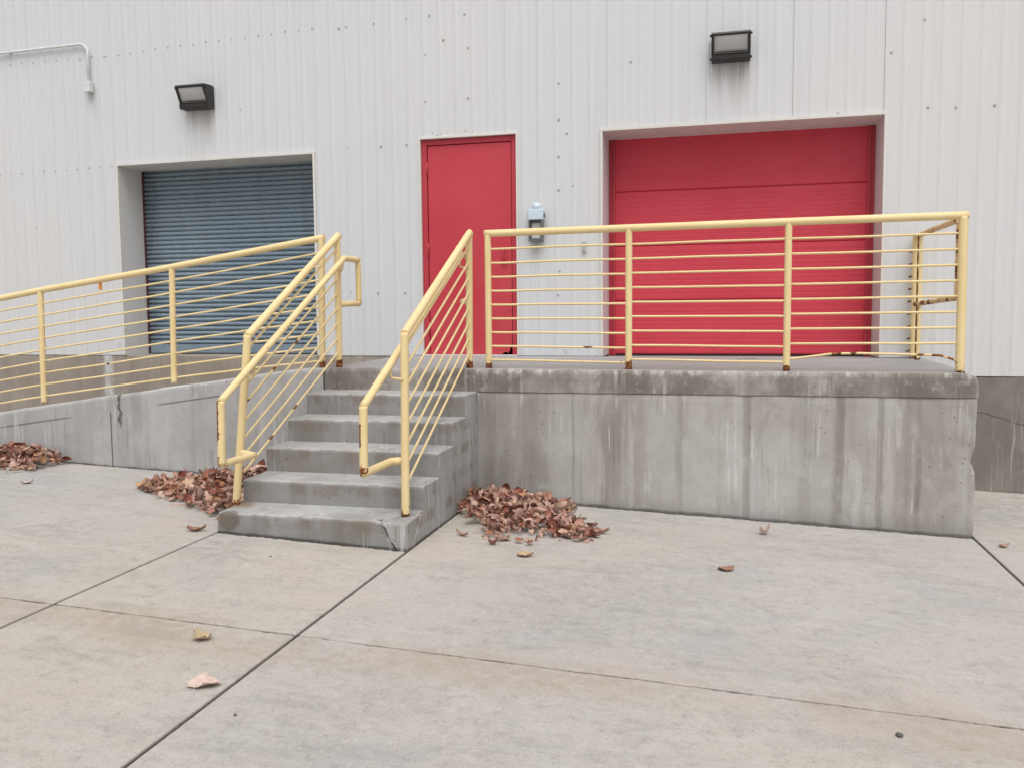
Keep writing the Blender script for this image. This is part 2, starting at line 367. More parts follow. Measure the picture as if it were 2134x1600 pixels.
MAT['jamb'] = painted('jamb_paint', (0.66, 0.645, 0.63), (0.70, 0.685, 0.67), (0.52, 0.49, 0.46), 0.6, 0.35)
MAT['trim'] = painted('cream_trim_paint', (0.66, 0.635, 0.60), (0.70, 0.675, 0.64), (0.52, 0.48, 0.42), 0.5, 0.3)
MAT['gap'] = flat('dark_gap', (0.02, 0.015, 0.015), 0.8)
MAT['redgap'] = flat('dark_red_gap', (0.075, 0.006, 0.01), 0.8)
MAT['black'] = flat('bronze_black_metal', (0.028, 0.026, 0.027), 0.45, 0.0, 0.4, 0.2)
MAT['screw'] = flat('grey_screw', (0.42, 0.42, 0.42), 0.5)
MAT['pipe'] = flat('white_conduit_paint', (0.66, 0.67, 0.66), 0.45)
MAT['palebox'] = flat('pale_blue_plastic', (0.58, 0.68, 0.76), 0.4)
MAT['greybox'] = flat('dark_grey_plastic', (0.12, 0.125, 0.125), 0.35, 0.0, 0.5)
MAT['midgrey'] = flat('grey_plate', (0.42, 0.43, 0.42), 0.4)
MAT['label'] = flat('pale_label', (0.6, 0.6, 0.6), 0.5)
MAT['orange'] = flat('orange_plastic', (0.72, 0.26, 0.05), 0.5)
MAT['paper'] = flat('white_paper', (0.72, 0.70, 0.69), 0.8)
MAT['stone'] = flat('dark_pebble', (0.09, 0.085, 0.08), 0.8)
MAT['roof'] = flat('grey_roof_metal', (0.35, 0.35, 0.35), 0.5)

def make_lens():
    t = NT('prismatic_lamp_glass')
    x, y, z = t.xyz()
    w = t.math('SINE', t.math('MULTIPLY', x, 420.0))
    c = t.mix(t.rng(z, -0.06, 0.08), (0.56, 0.60, 0.59), (0.46, 0.465, 0.455))
    t.bump(t.math('ADD', t.math('MULTIPLY', w, 0.3), t.noise(20, 2)), 0.25, 0.004)
    return t.done(c, 0.18, 0.0, 0.5)
MAT['lens'] = make_lens()

def make_leaf():
    t = NT('dry_leaf')
    oi = t.n('ShaderNodeObjectInfo')
    at = t.n('ShaderNodeAttribute'); at.attribute_name = 'tone'
    f = t.math('FRACT', t.math('ADD', oi.outputs['Random'], at.outputs['Fac']))
    q = t.n('ShaderNodeValToRGB'); t.L(f, q.inputs[0])
    e = q.color_ramp.elements
    e[0].position = 0; e[0].color = (0.15, 0.05, 0.03, 1)
    e[1].position = 1; e[1].color = (0.68, 0.51, 0.43, 1)
    for p, col in ((0.18, (0.22, 0.062, 0.04)), (0.36, (0.36, 0.165, 0.115)), (0.6, (0.54, 0.345, 0.265)), (0.74, (0.26, 0.07, 0.04)), (0.86, (0.50, 0.29, 0.14))):
        k = e.new(p); k.color = (*col, 1)
    c = t.mix(t.rng(t.noise(30, 4, 0.6), 0.35, 0.75, 0, 0.35), q.outputs[0], (0.2, 0.08, 0.055))
    g = t.n('ShaderNodeNewGeometry')
    c = t.mix(t.math('MULTIPLY', g.outputs['Backfacing'], 0.55), c, (0.52, 0.36, 0.30))
    t.bump(t.noise(60, 3), 0.3, 0.003)
    return t.done(c, 0.75, 0.0, 0.25)
MAT['leaf'] = make_leaf()
def leaf_colour(name, col, col2):
    t = NT(name)
    c = t.mix(t.rng(t.noise(45, 5, 0.65), 0.35, 0.7), col, col2)
    t.bump(t.noise(70, 3), 0.3, 0.003)
    return t.done(c, 0.75, 0.0, 0.25)

# ------------------------------------------------------------------ object helpers
def empty(name, loc, label=None, cat=None, group=None, kind=None):
    o = bpy.data.objects.new(name, None); C.objects.link(o)
    o.location = loc; o.empty_display_size = 0.1
    tag(o, label, cat, group, kind)
    return o
def tag(o, label=None, cat=None, group=None, kind=None):
    if label: o['label'] = label
    if cat: o['category'] = cat
    if group: o['group'] = group
    if kind: o['kind'] = kind
    return o
def adopt(o, parent):
    # keep world coordinates: every thing here sits unrotated and carries its world location
    o.parent = parent
    o.matrix_parent_inverse = Matrix.Translation(-parent.location)
def obj(name, bm, mat, parent=None, smooth=False, label=None, mats=None):
    me = bpy.data.meshes.new(name)
    bm.normal_update(); bm.to_mesh(me); bm.free()
    for m in (mats or [mat]): me.materials.append(m)
    if smooth:
        for p in me.polygons: p.use_smooth = True
    o = bpy.data.objects.new(name, me); C.objects.link(o)
    if parent is not None: adopt(o, parent)
    if label: o['label'] = label
    return o
def box(bm, x0, x1, y0, y1, z0, z1, bev=0.0, mi=0):
    vs_ = [bm.verts.new((x, y, z)) for x in (x0, x1) for y in (y0, y1) for z in (z0, z1)]
    idx = ((0, 1, 3, 2), (4, 6, 7, 5), (0, 4, 5, 1), (2, 3, 7, 6), (0, 2, 6, 4), (1, 5, 7, 3))
    fs = []
    for f in idx:
        q = bm.faces.new([vs_[i] for i in f]); q.material_index = mi; fs.append(q)
    if bev:
        es = set(e for f in fs for e in f.edges)
        bmesh.ops.bevel(bm, geom=list(es), offset=bev, segments=2, affect='EDGES', profile=0.5)
def bx(x0, x1, y0, y1, z0, z1, bev=0.0):
    bm = bmesh.new(); box(bm, x0, x1, y0, y1, z0, z1, bev); return bm
def tube(bm, pts, r, seg=12, step=None, caps=True, rust=None, wob=0.0):
    pts = [Vector(p) for p in pts]
    if step:
        q = [pts[0]]
        for a, b in zip(pts, pts[1:]):
            n = max(1, int((b - a).length / step))
            q += [a.lerp(b, i / n) for i in range(1, n + 1)]
        pts = q
    lay = bm.verts.layers.float.get('rust') or bm.verts.layers.float.new('rust')
    n = len(pts)
    dirs = [(pts[i + 1] - pts[i]).normalized() for i in range(n - 1)]
    ref = Vector((0, 0, 1)) if abs(dirs[0].z) < 0.9 else Vector((1, 0, 0))
    u = dirs[0].cross(ref).normalized()
    rings = []
    for i in range(n):
        d0 = dirs[max(0, i - 1)]; d1 = dirs[min(n - 2, i)]
        t = (d0 + d1).normalized()
        u = (u - t * u.dot(t)).normalized(); v = t.cross(u)
        k = max(0.35, t.dot(d1))
        bis = (d1 - d0)
        ring = []
        w = Vector((0, 0, 0))
        if wob and 0 < i < n - 1:
            w = Vector((0, nz(pts[i], 2.3, 3.1), nz(pts[i], 2.1, 8.3))) * wob
        for s in range(seg):
            a = 2 * math.pi * s / seg
            off = (u * math.cos(a) + v * math.sin(a)) * r
            if bis.length > 1e-4:
                bn = bis.normalized(); off += bn * off.dot(bn) * (1 / k - 1)
            ve = bm.verts.new(pts[i] + off + w)
            ve[lay] = rust(pts[i] + off, off.normalized()) if rust else 0.0
            ring.append(ve)
        rings.append(ring)
    for a, b in zip(rings, rings[1:]):
        for s in range(seg):
            f = bm.faces.new((a[s], a[(s + 1) % seg], b[(s + 1) % seg], b[s])); f.smooth = True
    if caps:
        bm.faces.new(list(reversed(rings[0]))); bm.faces.new(rings[-1])
def tb(pts, r, **k):
    bm = bmesh.new(); tube(bm, pts, r, **k); return bm
def loft(sections, closed_profile=True, caps=True, bm=None):
    """sections: list of lists of points, same count"""
    bm = bm or bmesh.new()
    rings = [[bm.verts.new(p) for p in s] for s in sections]
    n = len(rings[0])
    for a, b in zip(rings, rings[1:]):
        for i in range(n if closed_profile else n - 1):
            j = (i + 1) % n
            bm.faces.new((a[i], b[i], b[j], a[j]))
    if caps and closed_profile:
        bm.faces.new(rings[0]); bm.faces.new(list(reversed(rings[-1])))
    return bm
def fix(bm):
    bmesh.ops.recalc_face_normals(bm, faces=bm.faces[:]); return bm
def jitter(bm, amp, s=9.0, cond=None, seed=0.0):
    for v in bm.verts:
        if cond and not cond(v.co): continue
        p = v.co.copy()
        v.co += Vector((nz(p, s, 1 + seed), nz(p, s, 5 + seed), nz(p, s, 9 + seed))) * amp
def span(a, b, step):
    n = max(1, int(round(abs(b - a) / step)))
    return [a + (b - a) * i / n for i in range(n + 1)]

# ------------------------------------------------------------------ ground and pavement
def ground_sheet():
    bm = bmesh.new()
    S = 220
    def far(x, y): return gz(max(-14, min(14, x)), max(-16, min(6, y))) - 0.10
    xs = [-S, -14, 14, S]; ys = [-S, -16, 6, S]
    g = [[bm.verts.new((x, y, far(x, y))) for y in ys] for x in xs]
    for i in range(3):
        for j in range(3): bm.faces.new((g[i][j], g[i + 1][j], g[i + 1][j + 1], g[i][j + 1]))
    o = obj('ground', bm, MAT['pave'])
    tag(o, 'plain concrete ground running on beyond the paved yard', None, None, 'structure')
ground_sheet()

pavement = empty('pavement', (0, -5, gz(0, -5)), 'pale concrete yard pavement cast in large jointed slabs', None, None, 'structure')
def slab(x0, x1, y0, y1, seed, rough=(0, 0, 0, 0), dz=0.0):
    """rough = edge wander on (x0, x1, y0, y1) sides"""
    ring = []
    def edge(a, b, ax, amp):
        n = max(2, int((Vector(b) - Vector(a)).length / 0.012))
        for i in range(n):
            p = Vector(a).lerp(Vector(b), i / n)
            k = nz((p.x, p.y, seed), 6, 2) * 0.5 + nz((p.x, p.y, seed), 24, 4) * 0.5 + nz((p.x, p.y, seed), 70, 6) * 0.4
            if ax == 0: p.x += k * amp
            else: p.y += k * amp
            ring.append(p)
    edge((x0, y0, 0), (x1, y0, 0), 1, rough[2]); edge((x1, y0, 0), (x1, y1, 0), 0, rough[1])
    edge((x1, y1, 0), (x0, y1, 0), 1, rough[3]); edge((x0, y1, 0), (x0, y0, 0), 0, rough[0])
    cx, cy = (x0 + x1) / 2, (y0 + y1) / 2
    bm = bmesh.new()
    rings = []
    for ins, dzz in ((0.0, -0.09), (0.0, -0.005), (0.0022, -0.0015), (0.006, 0.0)):
        r = []
        for p in ring:
            qx = min(max(p.x, x0 - 1 + ins), x1 + 1 - ins); qy = p.y
            qx = p.x + (ins if p.x < x0 + 0.05 else (-ins if p.x > x1 - 0.05 else 0))
            qy = p.y + (ins if p.y < y0 + 0.05 else (-ins if p.y > y1 - 0.05 else 0))
            r.append(bm.verts.new((qx, qy, gz(qx, qy) + dzz + dz)))
        rings.append(r)
    n = len(ring)
    for a, b in zip(rings, rings[1:]):
        for i in range(n):
            bm.faces.new((a[i], a[(i + 1) % n], b[(i + 1) % n], b[i]))
    bm.faces.new(rings[-1])
    obj('slab', bm, MAT['pave'], pavement)
YF = -D - 5 * T                     # front of the bottom step
YJ = -4.682                         # cross joint
g_ = 0.0088
G = 0.0062
X_SL, X_SR = SL + 0.0, SR + 0.0
slab(-7.9 + g_, X_SL - g_, YJ + G, -D - 0.024, 1, (0, .0015, .008, .022))
slab(-12, -7.9 - g_, YJ + G, -D - 0.012, 2)
slab(X_SL + g_, X_SR - g_, YJ + G, YF - 0.022, 3, (.001, .0025, .009, .022))
slab(X_SR + g_, DR - g_, YJ + G, -D - 0.030, 4, (.0025, .002, .010, .028), -0.001)
slab(DR + g_, 6.2, YJ + G, -0.010, 5, (.002, 0, .009, .006))
for a, b, s in ((-12, -7.9, 6), (-7.9, X_SL, 7), (X_SL, X_SR, 8), (X_SR, DR, 9), (DR, 6.2, 10)):
    slab(a + (g_ if a > -12 else 0), b - (g_ if b < 6 else 0), -9.6 + G, YJ - G, s, (.002, .002, 0, .011), -0.002)
    slab(a + (g_ if a > -12 else 0), b - (g_ if b < 6 else 0), -14.5, -9.6 - G, s + 10)
bm = bmesh.new()
def strip(x0, x1, y0, y1, dz=-0.014):
    vs_ = [bm.verts.new((x, y, gz(x, y) + dz)) for x, y in ((x0, y0), (x1, y0), (x1, y1), (x0, y1))]
    bm.faces.new(vs_)
for xc in (-7.9, X_SL, X_SR, DR): strip(xc - 0.03, xc + 0.03, -14.5, -1.75, -0.014)
strip(-12, 6.2, YJ - 0.03, YJ + 0.03, -0.010)
strip(-12, 6.2, -9.63, -9.57, -0.010)
strip(-12, DR, -D - 0.06, -D + 0.05, -0.012)
strip(SL, SR, YF - 0.06, YF + 0.05, -0.012)
strip(DR, 6.2, -0.05, 0.02, -0.03)
obj('joint_filler', bm, MAT['joint'], pavement)

# ------------------------------------------------------------------ the warehouse
BL, BR_, BT = -6.2699, -4.0176, 3.0752
ML, MR, MT = -2.8841, -1.9354, 3.1486
RL, RR, RT = -1.1157, 1.2910, 3.1264
RB, RR_DEPTH = 0.39, 0.43
WT = 6.4
house = empty('warehouse_building', (-2.0, 0.0, 0.0), 'long off-white warehouse clad in ribbed sheet metal with blue and red doors', 'building')
openings = [(BL - .012, BR_ + .012, BT + .012), (ML - .012, MR + .012, MT + .012), (RL - .012, RR + .012, RT + .012)]
def wall_bottom(x):
    return 0.905 if x > DR + 0.0 else (1.064 if x < -3.1 else deck(x, 0) + 0.004)
seams = [-13.2, -12.3, -11.4, -10.5, -9.6, -8.75, -7.9, -7.18, -6.45, -5.65, -4.81, -3.965, -3.0, -2.03, -1.07, -0.185, 0.55, 1.29, 2.79, 3.99, 4.89, 5.8, 6.7]
def wall_panel(x0, x1):
    n = max(4, int(round((x1 - x0) / 0.15)))
    p = (x1 - x0) / n
    prof = []
    for i in range(n):
        a = x0 + i * p
        hh = 0.0050 if i else 0.0085
        w = 0.017 if i else 0.021
        if i == 0:
            prof += [(a - 0.006, -0.0045), (a - 0.004, -hh), (a + w - 0.008, -hh), (a + w + 0.004, -0.001)]
        else:
            prof += [(a - w * 1.5, -0.001), (a - w * 0.5, -hh), (a + w * 0.5, -hh), (a + w * 1.5, -0.001)]
        prof += [(a + p * 0.35, -0.0005 - 0.002 * nz((a, 1, 1), 3)), (a + p * 0.5, -0.0015), (a + p * 0.65, -0.0005)]
    prof += [(x1 - 0.0065, -0.001)]
    def yat(x):
        for (xa, ya), (xb, yb) in zip(prof, prof[1:]):
            if xa <= x <= xb: return ya + (yb - ya) * (x - xa) / max(1e-6, xb - xa)
        return -0.001
    cuts = [q for o_ in openings for q in o_[:2] if x0 < q < x1] + [q for q in (DR + 0.001, -3.1) if x0 < q < x1]
    xs = sorted(set([q[0] for q in prof] + cuts))
    bm = bmesh.new()
    cache = {}
    def V(x, z):
        k = (round(x, 5), round(z, 4))
        if k not in cache:
            cache[k] = bm.verts.new((x, yat(x) + 0.0015 * nz((x, 0, z), 0.9), z))
        return cache[k]
    for xa, xb in zip(xs, xs[1:]):
        m = (xa + xb) / 2
        z0 = wall_bottom(m)
        for (oa, ob, ot) in openings:
            if oa < m < ob: z0 = ot
        zs = [z for z in (0.905, 1.064, 1.05) if False] + span(z0, WT, 0.6)
        for za, zb in zip(zs, zs[1:]):
            bm.faces.new((V(xa, za), V(xb, za), V(xb, zb), V(xa, zb)))
    obj('wall_panel', bm, MAT['wall'], house)
for a, b in zip(seams, seams[1:]): wall_panel(a, b)
# foundation under the sheeting
bm = bmesh.new()
for xa, xb, zt in ((-13.2, SL + .02, 1.062), (DR - 0.3, 6.7, 0.902)):
    xs = span(xa, xb, 0.12)
    sec = []
    for x in xs:
        zb = gz(x, 0) - 0.3
        sec.append([(x, 0.003, zb), (x, 0.003, zt - 0.012), (x, 0.010, zt + 0.006 * nz((x, 0, 0), 9)), (x, 0.28, zt), (x, 0.28, zb)])
    loft(sec, bm=bm)
jitter(bm, 0.004, 7, lambda p: p.y < 0.1)
obj('foundation_wall', fix(bm), MAT['found'], house)
# shell behind
obj('side_wall', bx(-13.2, -13.0, 0.05, 14, 0, WT), MAT['wall'], house)
obj('side_wall', bx(6.5, 6.7, 0.05, 14, 0, WT), MAT['wall'], house)
obj('rear_wall', bx(-13.2, 6.7, 14, 14.2, 0, WT), MAT['wall'], house)
obj('inner_wall', bx(-13.0, 6.5, 0.62, 0.7, 0, WT - 0.01), MAT['gap'], house)
obj('roof', bx(-13.3, 6.8, -0.06, 14.3, WT, WT + 0.12), MAT['roof'], house)

def opening_lining(x0, x1, zt, dep, tilt=0.0):
    """two jambs, a soffit and a thin cream edge strip round an opening"""
    zb0, zb1 = deck(x0, 0), deck(x1, 0)
    if x0 < -5: zb0 = zb1 = 1.062
    w = 0.05
    obj('jamb', bx(x0 - w, x0, 0.004, dep + 0.06, zb0, zt + w), MAT['jamb'], house)
    obj('jamb', bx(x1, x1 + w, 0.004, dep + 0.06, zb1, zt + w), MAT['jamb'], house)
    bm = bmesh.new()
    for a in (0,):
        v = [(x0, 0.004, zt - tilt), (x1, 0.004, zt), (x1, 0.004, zt + w), (x0, 0.004, zt + w)]
        loft([v, [(p[0], dep + 0.06, p[2]) for p in v]], bm=bm)
    obj('header', fix(bm), MAT['jamb'], house)
    e = 0.022
    bm = bmesh.new(); box(bm, x0 - e, x0 + 0.001, -0.021, 0.002, zb0 + 0.004, zt + e, 0.003)
    jitter(bm, 0.004, 2.0); obj('edge_trim', bm, MAT['trim'], house)
    bm = bmesh.new(); box(bm, x1 - 0.001, x1 + e, -0.021, 0.002, zb1 + 0.004, zt + e, 0.003)
    obj('edge_trim', bm, MAT['trim'], house)
    bm = bmesh.new()
    v = [(-0.023, -0.001), (-0.023, e + 0.002), (0.001, e + 0.002), (0.001, -0.001)]
    loft([[(x, y, z + zt - tilt * (x1 - x) / (x1 - x0)) for y, z in v] for x in (x0 + 0.0015, x1 - 0.0015)], bm=bm)
    obj('edge_trim', fix(bm), MAT['trim'], house)
opening_lining(BL, BR_, BT, RB, 0.012)
opening_lining(RL, RR, RT, RR_DEPTH)

# blue rolling door: every slat its own curved strip
blue = empty('rolling_door', (BL, RB, 1.06), None)
adopt(blue, house); blue.location = (BL, RB, 1.06)
blue['label'] = 'slate blue rolling steel door of narrow curved slats'
pitch = 0.0495
sx0, sx1 = BL + 0.03, BR_ - 0.03
sm = None
bz0 = 1.062
for i in range(40):
    z0 = bz0 + 0.105 + i * pitch
    if z0 > BT + 0.05: break
    bm = bmesh.new()
    pr = []
    for j in range(9):
        a = j / 8
        pr.append((RB - 0.019 * math.sin(math.pi * a) ** 0.9 - 0.004, z0 + a * (pitch - 0.003)))
    pr += [(RB + 0.004, z0 + pitch - 0.002), (RB + 0.004, z0 - 0.001)]
    xs = span(sx0, sx1, 0.25)
    loft([[(x, y + 0.003 * nz((x, i * 0.35, 0), 2.2), z + 0.0022 * nz((x, i * 0.4, 2), 1.6)) for y, z in pr] for x in xs], bm=bm)
    o = obj('slat', fix(bm), MAT['blue'], blue, True)
obj('bottom_bar', bx(sx0, sx1, RB - 0.022, RB + 0.01, bz0 + 0.006, bz0 + 0.102, 0.006), MAT['blue'], blue)
obj('bottom_seal', bx(sx0, sx1, RB - 0.012, RB + 0.006, bz0 - 0.002, bz0 + 0.006), MAT['gap'], blue)
obj('guide_rail', bx(BL + 0.001, BL + 0.031, RB - 0.02, RB + 0.02, 1.062, BT - 0.013), MAT['maroon'], blue)
obj('guide_rail', bx(BR_ - 0.034, BR_ - 0.001, RB - 0.055, RB + 0.02, 1.062, BT - 0.002), MAT['maroon'], blue)

# red overhead door: four ribbed sections between red guides
red = empty('overhead_door', (RL, RR_DEPTH, deck(0, 0)))
adopt(red, house); red.location = (RL, RR_DEPTH, deck(0, 0))
red['label'] = 'wide red overhead door of four ribbed sections'
rz0 = 1.066
gx0, gx1 = RL + 0.062, RR - 0.062
sh = 0.5215
for k in range(4):
    z0 = rz0 + k * sh; z1 = min(z0 + sh - 0.0035, RT + 0.03)
    pr = [(RR_DEPTH + 0.03, z0), (RR_DEPTH + 0.006, z0), (RR_DEPTH - 0.001, z0 + 0.007)]
    n = 11
    for j in range(n):
        a = z0 + 0.02 + (sh - 0.045) * j / n; pp = (sh - 0.045) / n
        pr += [(RR_DEPTH - 0.003, a), (RR_DEPTH - 0.003, a + pp * 0.72), (RR_DEPTH - 0.0018, a + pp * 0.82), (RR_DEPTH - 0.0018, a + pp * 0.92)]
    pr += [(RR_DEPTH - 0.001, z1 - 0.008), (RR_DEPTH + 0.006, z1), (RR_DEPTH + 0.03, z1)]
    xs = span(gx0, gx1, 0.2)
    bm = loft([[(x, y + 0.003 * nz((x, 0, z), 1.6, k) + 0.0012 * nz((x, 0, z), 6, k), z) for y, z in pr] for x in xs])
    obj('door_section', fix(bm), MAT['redroll'], red)
obj('bottom_seal', bx(gx0, gx1, RR_DEPTH - 0.004, RR_DEPTH + 0.02, rz0 - 0.016, rz0 - 0.001), MAT['gap'], red)
for a, b in ((RL + 0.001, RL + 0.065), (RR - 0.065, RR - 0.001)):
    bm = bmesh.new()
    box(bm, a, b, RR_DEPTH - 0.012, RR_DEPTH + 0.03, rz0 - 0.012, RT - 0.002)
    inner = b if a < 0 else a
    s = -1 if a < 0 else 1
    box(bm, min(inner, inner + s * 0.022), max(inner, inner + s * 0.022), RR_DEPTH - 0.034, RR_DEPTH - 0.013, rz0 - 0.012, RT - 0.003, 0.002)
    obj('guide_rail', bm, MAT['redframe'], red)

# red entry door
mz = deck((ML + MR) / 2, 0)
fr = 0.052
bm = bmesh.new()
box(bm, ML, ML + fr, 0.022, 0.12, mz, MT - 0.001, 0.003)
box(bm, MR - fr, MR, 0.022, 0.12, mz, MT - 0.001, 0.003)
box(bm, ML + fr + .0005, MR - fr - .0005, 0.022, 0.12, MT - fr, MT - 0.001, 0.003)
obj('door_frame', bm, MAT['redframe'], house)
obj('door_gap', bx(ML + fr - .002, MR - fr + .002, 0.075, 0.11, mz, MT - fr + .002), MAT['redgap'], house)
ed = empty('entry_door', (ML + fr, 0.03, mz)); adopt(ed, house); ed.location = (ML + fr, 0.03, mz)
ed['label'] = 'plain red steel entry door with scuffed lower corner'
obj('door_leaf', bx(ML + fr + 0.007, MR - fr - 0.007, 0.034, 0.074, mz + 0.012, MT - fr - 0.007, 0.002), MAT['red'], ed)
for z in (2.867, 2.095, 1.33):
    bm = tb([(ML + fr + 0.001, 0.024, z - 0.062), (ML + fr + 0.001, 0.024, z + 0.062)], 0.0085, seg=8)
    obj('hinge', bm, MAT['redgap'] if False else MAT['redframe'], ed)
hx = -2.064
bm = bmesh.new()
box(bm, hx - 0.024, hx + 0.024, 0.0265, 0.0335, 1.93, 2.12, 0.003)
obj('handle_plate', bm, MAT['red'], ed)
bm = tb([(hx, 0.03, 2.085), (hx, -0.012, 2.085), (hx, -0.02, 2.07), (hx, -0.02, 1.985), (hx, -0.012, 1.97), (hx, 0.03, 1.97)], 0.008, seg=8)
obj('handle', bm, MAT['redframe'], ed)
# worn kick corner, bare dark metal: a torn flap of paint 1 mm proud
bm = bmesh.new()
pts = [(-1.997, 1.070), (-2.10, 1.072), (-2.093, 1.085), (-2.066, 1.10), (-2.05, 1.10), (-2.036, 1.088), (-2.02, 1.112), (-2.008, 1.17), (-1.997, 1.19)]
vs_ = [bm.verts.new((x, 0.0325, z)) for x, z in pts]; bm.faces.new(vs_)
bmesh.ops.solidify(bm, geom=bm.faces[:], thickness=-0.0012)
obj('bare_corner', fix(bm), MAT['gap'], ed)
obj('threshold', bx(ML + 0.002, MR - 0.002, -0.004, 0.11, mz - 0.002, mz + 0.009, 0.002), MAT['jamb'], ed)
e = 0.017
for (a, b, c_, d_) in ((ML - e, ML + .001, mz + .004, MT + e), (MR - .001, MR + e, mz + .004, MT + e)):
    bm = bx(a, b, -0.016, 0.021, c_, d_, 0.002); jitter(bm, 0.002, 3)
    obj('edge_trim', bm, MAT['trim'], house)
obj('edge_trim', bx(ML + .0015, MR - .0015, -0.018, 0.021, MT + .0005, MT + e + 0.004, 0.002), MAT['trim'], house)

# screw heads
bm = bmesh.new()
spots = [(-3.71, 4.266), (-3.633, 4.273), (-3.342, 4.28), (-3.001, 4.295), (-2.773, 4.306), (-2.425, 4.288), (-2.637, 4.068), (-2.391, 3.977), (-2.397, 3.512), (-2.83, 3.505), (-2.823, 3.945), (-1.526, 3.588), (-1.528, 3.258), (-1.452, 3.131), (-1.529, 2.921), (-1.531, 2.613), (-1.395, 2.647), (-3.643, 3.109), (-3.293, 3.109), (-3.029, 3.113), (-0.859, 3.728), (1.587, 3.885), (1.632, 3.164), (1.847, 3.154), (2.141, 3.151), (1.335, 3.641), (-3.637, 1.695), (-3.354, 1.686), (-3.066, 1.682), (0.92, 3.16), (-4.805, 3.554), (-7.337, 2.444), (-1.525, 1.866), (-1.54, 1.641)]
for i in range(10): spots.append((-7.72 + i * 0.148, 4.205 + 0.004 * (i % 3)))
for i in range(17): spots.append((-6.36 + i * 0.148, 4.21 + i * 0.005))
for i in range(11): spots.append((-7.78 + i * 0.143, 3.04 + i * 0.003))
for i_, (x, z) in enumerate(spots):
    r_ = (0.0115 if i_ % 3 else 0.0145) if i_ < 34 else random.uniform(0.0065, 0.0095)
    z += random.uniform(-0.008, 0.008) if i_ >= 34 else 0
    m = Matrix.Translation((x, -0.0055, z)) @ Matrix.Rotation(R(90), 4, 'X')
    bmesh.ops.create_cone(bm, cap_ends=True, segments=8, radius1=r_, radius2=r_ * 0.7, depth=0.007, matrix=m)
o = obj('screw_heads', bm, MAT['screw'], house); o['kind'] = 'stuff'

# ------------------------------------------------------------------ loading dock
dock = empty('loading_dock', (0, -D / 2, 0), 'raised grey concrete loading dock with stained wall below the yellow dock railing', 'loading dock')
def chip(p, amp=0.004, s=11):
    return Vector((nz(p, s, 1), nz(p, s, 4), nz(p, s, 7))) * amp
# lower wall
xs = span(SR - 1.2, DR, 0.03)
zsn = 22
sec = []
for x in xs:
    zb = gz(x, -D) - 0.08
    pr = []
    for j in range(zsn + 1):
        z = zb + (0.872 - zb) * j / zsn
        y = -D + 0.004
        # shallow formwork seams, real relief
        for cx, dp in ((-1.093, .003), (-0.321, .004), (0.147, .005), (0.771, .005), (1.034, .004), (1.276, .004)):
            y += dp * math.exp(-((x - cx) / 0.016) ** 2)
        y += 0.003 * nz((x, 0, z), 2.2, 2)
        if x > DR - 0.05:
            y += max(0, (x - DR + 0.05) / 0.05) ** 2 * (0.012 + 0.02 * max(0, nz((0, 3, z), 5)) + 0.05 * math.exp(-((z - 0.46) / 0.05) ** 2))
        if j == zsn: y += 0.003
        xx = x
        if x >= DR - 1e-6:
            xx = x - 0.008 * abs(nz((0, 1, z), 8)) - 0.05 * math.exp(-((z - 0.46) / 0.045) ** 2) * (0.6 + 0.4 * nz((1, 1, z), 30))
        pr.append((xx, y, z))
    pr += [(x, -0.01, 0.872), (x, -0.01, zb)]
    sec.append(pr)
obj('dock_wall', fix(loft(sec)), MAT['dock'], dock)
# edge band + deck
xs = span(SL + 0.006, DR, 0.03)
sec = []
for x in xs:
    pr = []
    zt = deck(x, -D)
    prof = [(0.005 + 0.004 * nz((x, 0, 3), 4), 0.8735), (0.0, 0.881 + 0.006 * nz((x, 3, 3), 6)), (0.0, 0.93), (0.0, 0.975), (0.001, zt - 0.028), (0.006, zt - 0.012), (0.016, zt - 0.003), (0.03, deck(x, -D + .03))]
    for (y, z) in prof:
        c_ = chip((x, y, z), 0.0035, 14)
        k = 1.0
        yy = -D + y + c_.y + 0.0025 * nz((x, 0, z), 2.5, 5)
        if x > DR - 0.06:
            t_ = max(0, (x - DR + 0.06) / 0.06) ** 2
            yy += t_ * (0.02 + 0.02 * abs(nz((x, 2, z), 12)) + 0.03 * max(0, (z - 0.97) / 0.07))
        zz = z + (c_.z * 0.8 if z > 0.95 else 0)
        if x > DR - 0.12 and z > 1.0: zz -= 0.022 * max(0, (x - DR + 0.12) / 0.12) ** 1.5
        xx = x
        if x >= DR - 1e-6: xx = x + 0.004 + chip((0, y, z), 0.012, 15).x
        pr.append((xx, yy, zz))
    pr += [(x, -0.9, deck(x, -0.9)), (x, -0.004, deck(x, -0.004)), (x, -0.004, 0.8735)]
    sec.append(pr)
bm = fix(loft(sec))
o = obj('dock_slab', bm, MAT['band'], dock, mats=[MAT['band'], MAT['deck']])
for p in o.data.polygons:
    if p.normal.z > 0.9 and p.center.y > -D + 0.035: p.material_index = 1
# deck inside the door recesses
obj('sill', bx(RL + .001, RR - .001, -0.0035, RR_DEPTH + 0.05, 0.95, rz0 - 0.017), MAT['deck'], dock)
obj('sill', bx(BL + .001, BR_ - .001, 0.285, RB + 0.2, 0.98, 1.0595), MAT['found'], dock)

